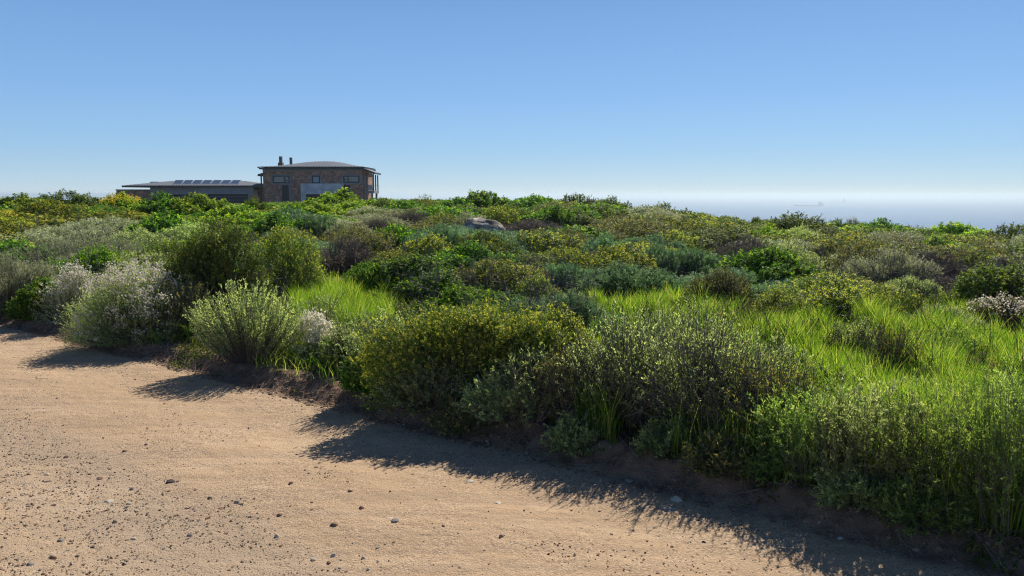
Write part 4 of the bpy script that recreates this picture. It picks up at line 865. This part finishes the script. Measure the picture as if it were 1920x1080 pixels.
window(512, 543.7, 329.2, 343.6, 534.5, 338, 'r', M_glass); window(644.3, 674.5, 329.2, 342.8, 653.4, 337, 'l', M_glass); window(585.6, 600.4, 329.2, 344, pane=M_blind)
hb('door', M_dark, [(hx(528.5), hx(541.3), HY - .05, HY + .01, BZ + .3, hz(347))]); hb('door', M_dark, [(hx(645.5), hx(657), HY - .05, HY + .01, BZ + .3, hz(347))])
hb('door_surround', M_plaster, [(hx(541.5), hx(545), HY - .04, HY + .01, BZ, hz(346.5))])
hb('door_surround', M_plaster, [(hx(657.2), hx(659), HY - .04, HY + .01, BZ, hz(346.5))])
# grey rendered block in front
gx0, gx1 = hx(568.7), hx(645)
blk = hb('rendered_block', M_conc, [(gx0, gx1, HY - 1.6, HY - .002, hz(364), hz(344.3)), (gx0, hx(577.5), HY - 1.6, HY - .002, BZ, hz(364) - .001), (hx(628), gx1, HY - 1.6, HY - .002, BZ, hz(364) - .001)])
hb('garage_doorway', M_dark, [(hx(577.5), hx(628), HY - 1.3, HY - 1.2, BZ, hz(364))])  # dark sheet in an open bay, its shade put into the colour
# balcony on the right side, set back
bx0 = L1; bx1 = L1 + 1.75; y0 = HY + .8; y1 = HY + 5.6
hb('balcony_floor', M_plaster, [(bx0 + .002, bx1, y0, y1, hz(362.5), hz(357.5))])
post = []
for i, (xx, yy) in enumerate([(bx1 - .12, y0 + .1), (bx1 - .12, (y0 + y1) / 2), (bx1 - .12, y1 - .3), (bx0 + .6, y0 + .1), (bx0 + .9, y1 - .3)]):
    hb('balcony_post', M_trim, [(xx - .09, xx + .09, yy - .09, yy + .09, hz(357.5), hz(327) + (.35 if xx < bx1 - .5 else 0))])
hb('balcony_railing', M_trim, [(bx0 + .1, bx1, y0 + .02, y0 + .07, hz(347.2), hz(346.4)), (bx1 - .06, bx1 - .01, y0, y1, hz(347.2), hz(346.4))])
hb('balcony_glass', M_blind, [(bx0 + .7, bx1 - .25, y0 + .03, y0 + .05, hz(356.6), hz(347.4))])
z0, z1 = hz(319) , hz(326.6)
MB().poly([(bx0 + .35 - HB.x, y0 - .6 - HB.y, z0 - HB.z), (bx1 + .35 - HB.x, y0 - .6 - HB.y, z1 - HB.z), (bx1 + .35 - HB.x, y1 + .3 - HB.y, z1 - HB.z), (bx0 + .35 - HB.x, y1 + .3 - HB.y, z0 - HB.z),
           (bx0 + .35 - HB.x, y0 - .6 - HB.y, z0 + .28 - HB.z), (bx1 + .35 - HB.x, y0 - .6 - HB.y, z1 + .28 - HB.z), (bx1 + .35 - HB.x, y1 + .3 - HB.y, z1 + .28 - HB.z), (bx0 + .35 - HB.x, y1 + .3 - HB.y, z0 + .28 - HB.z)],
          [(0, 3, 2, 1), (4, 5, 6, 7), (0, 1, 5, 4), (1, 2, 6, 5), (2, 3, 7, 6), (3, 0, 4, 7)]).build('balcony_roof', M_trim, H)
hb('side_window', M_dark, [(L1 + .001, L1 + .04, HY + 1.2, HY + 3, hz(357), hz(328)), (L1 + .001, L1 + .04, HY + 3.8, HY + 5.2, hz(357), hz(328))])
for q_ in ((L1 + .3, L1 + .6, HY + .9, HY + 1.2), (bx1 - .5, bx1 - .2, HY + .9, HY + 1.2), (bx1 - .5, bx1 - .2, HY + 4.9, HY + 5.3)): hb('side_column', M_plaster, [(*q_, BZ, hz(362.5))])
# porch on the upper left
pz0, pz1 = hz(330), hz(322.5)
MB().poly([(hx(480) - HB.x, 1.0, pz0 - HB.z), (L0 - .002 - HB.x, 1.0, hz(324.5) - HB.z), (L0 - .002 - HB.x, 6, hz(324.5) - HB.z), (hx(480) - HB.x, 6, pz0 - HB.z),
           (hx(480) - HB.x, 1.0, pz0 + .3 - HB.z), (L0 - .002 - HB.x, 1.0, pz1 - HB.z), (L0 - .002 - HB.x, 6, pz1 - HB.z), (hx(480) - HB.x, 6, pz0 + .3 - HB.z)],
          [(0, 3, 2, 1), (4, 5, 6, 7), (0, 1, 5, 4), (1, 2, 6, 5), (2, 3, 7, 6), (3, 0, 4, 7)]).build('porch_roof', M_trim, H)
hb('porch_post', M_trim, [(hx(484.5), hx(486.6), HY + 1.2, HY + 1.4, hz(347), hz(329.3))])
hb('flood_lamp', M_trim, [(hx(484.8), hx(487), HY - .2, HY + .1, hz(315), hz(312.6)), (hx(486), hx(489.5), HY - .08, HY - .02, hz(315.4), hz(314.4))])
# garage wing
gy = HY + 1.2
def gxx(px): return PY(px, 355, gy)[0]
def gzz(py): return PY(400, py, gy)[1]
hb('garage_wall', M_plaster, [(gxx(281.5), gxx(376), gy, gy + 9, gzz(364.5), gzz(350.5)), (gxx(376.2), gxx(477), gy - .5, gy + 9, gzz(364), gzz(350.5)), (gxx(281.5), gxx(310), gy, gy + 9, BZ, gzz(364.6)),
    (gxx(376.2), gxx(390), gy - .5, gy + 9, BZ, gzz(364.1)), (gxx(466.8), gxx(470), gy - .5, gy + 9, BZ, gzz(364.1))])
hb('brick_pier', M_brick, [(gxx(470.1), gxx(477), gy - .5, gy + 9, BZ, gzz(364.2)), (gxx(477.1), gxx(484), gy - .3, gy + 3, BZ, gzz(356)), (gxx(484.1), L0 - .003, gy + .6, gy + 8, BZ, gzz(350.5))])
hb('parapet_wall', M_brick, [(gxx(216), gxx(281.3), gy + .3, gy + 8, BZ, gzz(357))])
hb('parapet_coping', M_plaster, [(gxx(215.3), gxx(281.4), gy + .2, gy + 8.1, gzz(357) + .002, gzz(355))])
gd = hb('garage_doorway', M_dark, [(gxx(390), gxx(466.6), gy - .2, gy - .1, BZ, gzz(364))])
hb('panel_joint', M_slit, [(gxx(391), gxx(466), gy - .215, gy - .201, gzz(p) - .03, gzz(p) + .02) for p in (369, 375, 381)], gd)
hb('garage_doorway', M_dark, [(gxx(310), gxx(376), gy + .4, gy + .5, BZ, gzz(364.5))])  # flat dark panel paints the shade inside the left garage opening
ez0, ez1 = gzz(351.2), gzz(348)
hb('garage_fascia', M_trim, [(gxx(233.7), gxx(501), gy - .9, gy + 9.6, ez0, ez1)])
def rib_roof(name, x0, x1, y0, y1, zb_, rx0, rx1, rz, dep):
    V = []; Fq = []; xs_ = np.arange(x0, x1, .16); yr = y0 + dep
    for i, xx in enumerate(xs_):
        if xx < rx0: f = (xx - x0) / (rx0 - x0)
        elif xx > rx1: f = (x1 - xx) / (x1 - rx1)
        else: f = 1
        rb = .045 if i % 3 == 0 else 0
        V += [(xx - HB.x, y0 - HB.y, zb_ + rb - HB.z), (xx - HB.x, y0 + dep * f - HB.y, zb_ + rb + (rz - zb_) * f - HB.z), (xx - HB.x, y1 - dep * f - HB.y, zb_ + rb + (rz - zb_) * f - HB.z), (xx - HB.x, y1 - HB.y, zb_ + rb - HB.z)]
    for i in range(len(xs_) - 1): Fq += [[i * 4 + k, i * 4 + k + 1, i * 4 + 4 + k + 1, i * 4 + 4 + k] for k in range(3)]
    return link_mesh(name, V, [Fq], M_roof, H)
yr = gy + 4.3
def rz_(py): return PY(400, py, yr)[1]
def rx_(px): return PY(px, 345, yr)[0]
gr = rib_roof('garage_roof', gxx(233.7), gxx(501), gy - .9, gy + 9.6, ez1 + .003, rx_(322), rx_(460), rz_(339.5), 5.2)
# solar panels on the garage roof
def panel(px0, px1, pyt, pyb):
    xb0, zb_ = PY(px0, pyb, gy + .6); xb1, _ = PY(px1, pyb, gy + .6); xt0, zt = PY(px0 + 5.2, pyt, gy + 4.2); xt1, _ = PY(px1 + 5.2, pyt, gy + 4.2)
    def quad(e, lift, th):
        pts = []
        for dz in (0, th):
            for (xx, yy, zz) in ((xb0 + e, gy + .6 + e, zb_), (xb1 - e, gy + .6 + e, zb_), (xt1 - e, gy + 4.2 - e, zt), (xt0 + e, gy + 4.2 - e, zt)): pts.append((xx - HB.x, yy - HB.y, zz + lift + dz - HB.z))
        return pts
    fs = [(0, 3, 2, 1), (4, 5, 6, 7), (0, 1, 5, 4), (1, 2, 6, 5), (2, 3, 7, 6), (3, 0, 4, 7)]
    f = MB().poly(quad(0, 0, .06), fs).build('solar_panel', M_alu, gr); MB().poly(quad(.07, .063, .01), fs).build('cells', M_pv, f)
for i in range(7): panel(323.8 + i * 17.9, 323.8 + i * 17.9 + 16.4, 338.4, 344.4)
for i in range(2): panel(277 + i * 19.5, 277 + i * 19.5 + 17, 341.4, 346.8)

# ------------------------------------------------------------------ ships
M_hull = plain('haze paled grey hull', (.30, .35, .42), .6); M_ship = plain('ship superstructure', (.42, .44, .48), .6)  # hull colour paled toward the haze so that the ships fade
def ship(px0, px1, wl, hullpx, supx, label, crane=True):
    dist = (EYE - SEA) * F / (wl - 364); x0 = PY(px0, wl, dist)[0]; x1 = PY(px1, wl, dist)[0]; k = dist / F; L = x1 - x0
    o = empty('cargo_ship', (x0, dist, SEA)); tag(o, label, 'ship')
    hh = hullpx * k; b = L * .07
    pts = []; prof_ = [(0, .0), (.04, .55), (.12, 1), (.9, 1), (.97, .85), (1, .7)]
    for t, wd in prof_:
        for z, ks in ((-3, .8), (hh * (1.25 if t < .1 else 1), 1)): pts += [(L * t - (2 if z > 0 and t == 0 else 0), -b * wd * ks - .1, z), (L * t - (2 if z > 0 and t == 0 else 0), b * wd * ks + .1, z)]
    fs = []
    for i in range(len(prof_) - 1):
        a = i * 4; c = a + 4; fs += [(a, c, c + 2, a + 2), (a + 1, a + 3, c + 3, c + 1), (a + 2, c + 2, c + 3, a + 3), (a, a + 1, c + 1, c)]
    fs += [(0, 2, 3, 1), (20, 21, 23, 22)]
    MB().poly(pts, fs).build('hull', M_hull, o)
    s0 = L * supx; MB().box(s0, s0 + L * .1, -b * .8, b * .8, hh, hh + 4.2 * k).box(s0 + L * .01, s0 + L * .08, -b, b, hh + 4.2 * k, hh + 5 * k).build('bridge', M_ship, o)
    MB().box(s0 + L * .115, s0 + L * .15, -b * .3, b * .3, hh, hh + 4.6 * k).build('funnel', M_ship, o)
    MB().tube((s0 + L * .03, 0, hh + 5 * k), (s0 + L * .03, 0, hh + 6.6 * k), .25 * k).tube((L * .03, 0, hh), (L * .03, 0, hh + 2.2 * k), .2 * k).build('mast', M_ship, o)
ship(1490, 1543, 386.6, 2.6, .83, 'larger hazy cargo ship on the horizon, nearer and left')
ship(1559, 1585, 379.6, 1.7, .83, 'smaller fainter cargo ship on the horizon, farther and right')
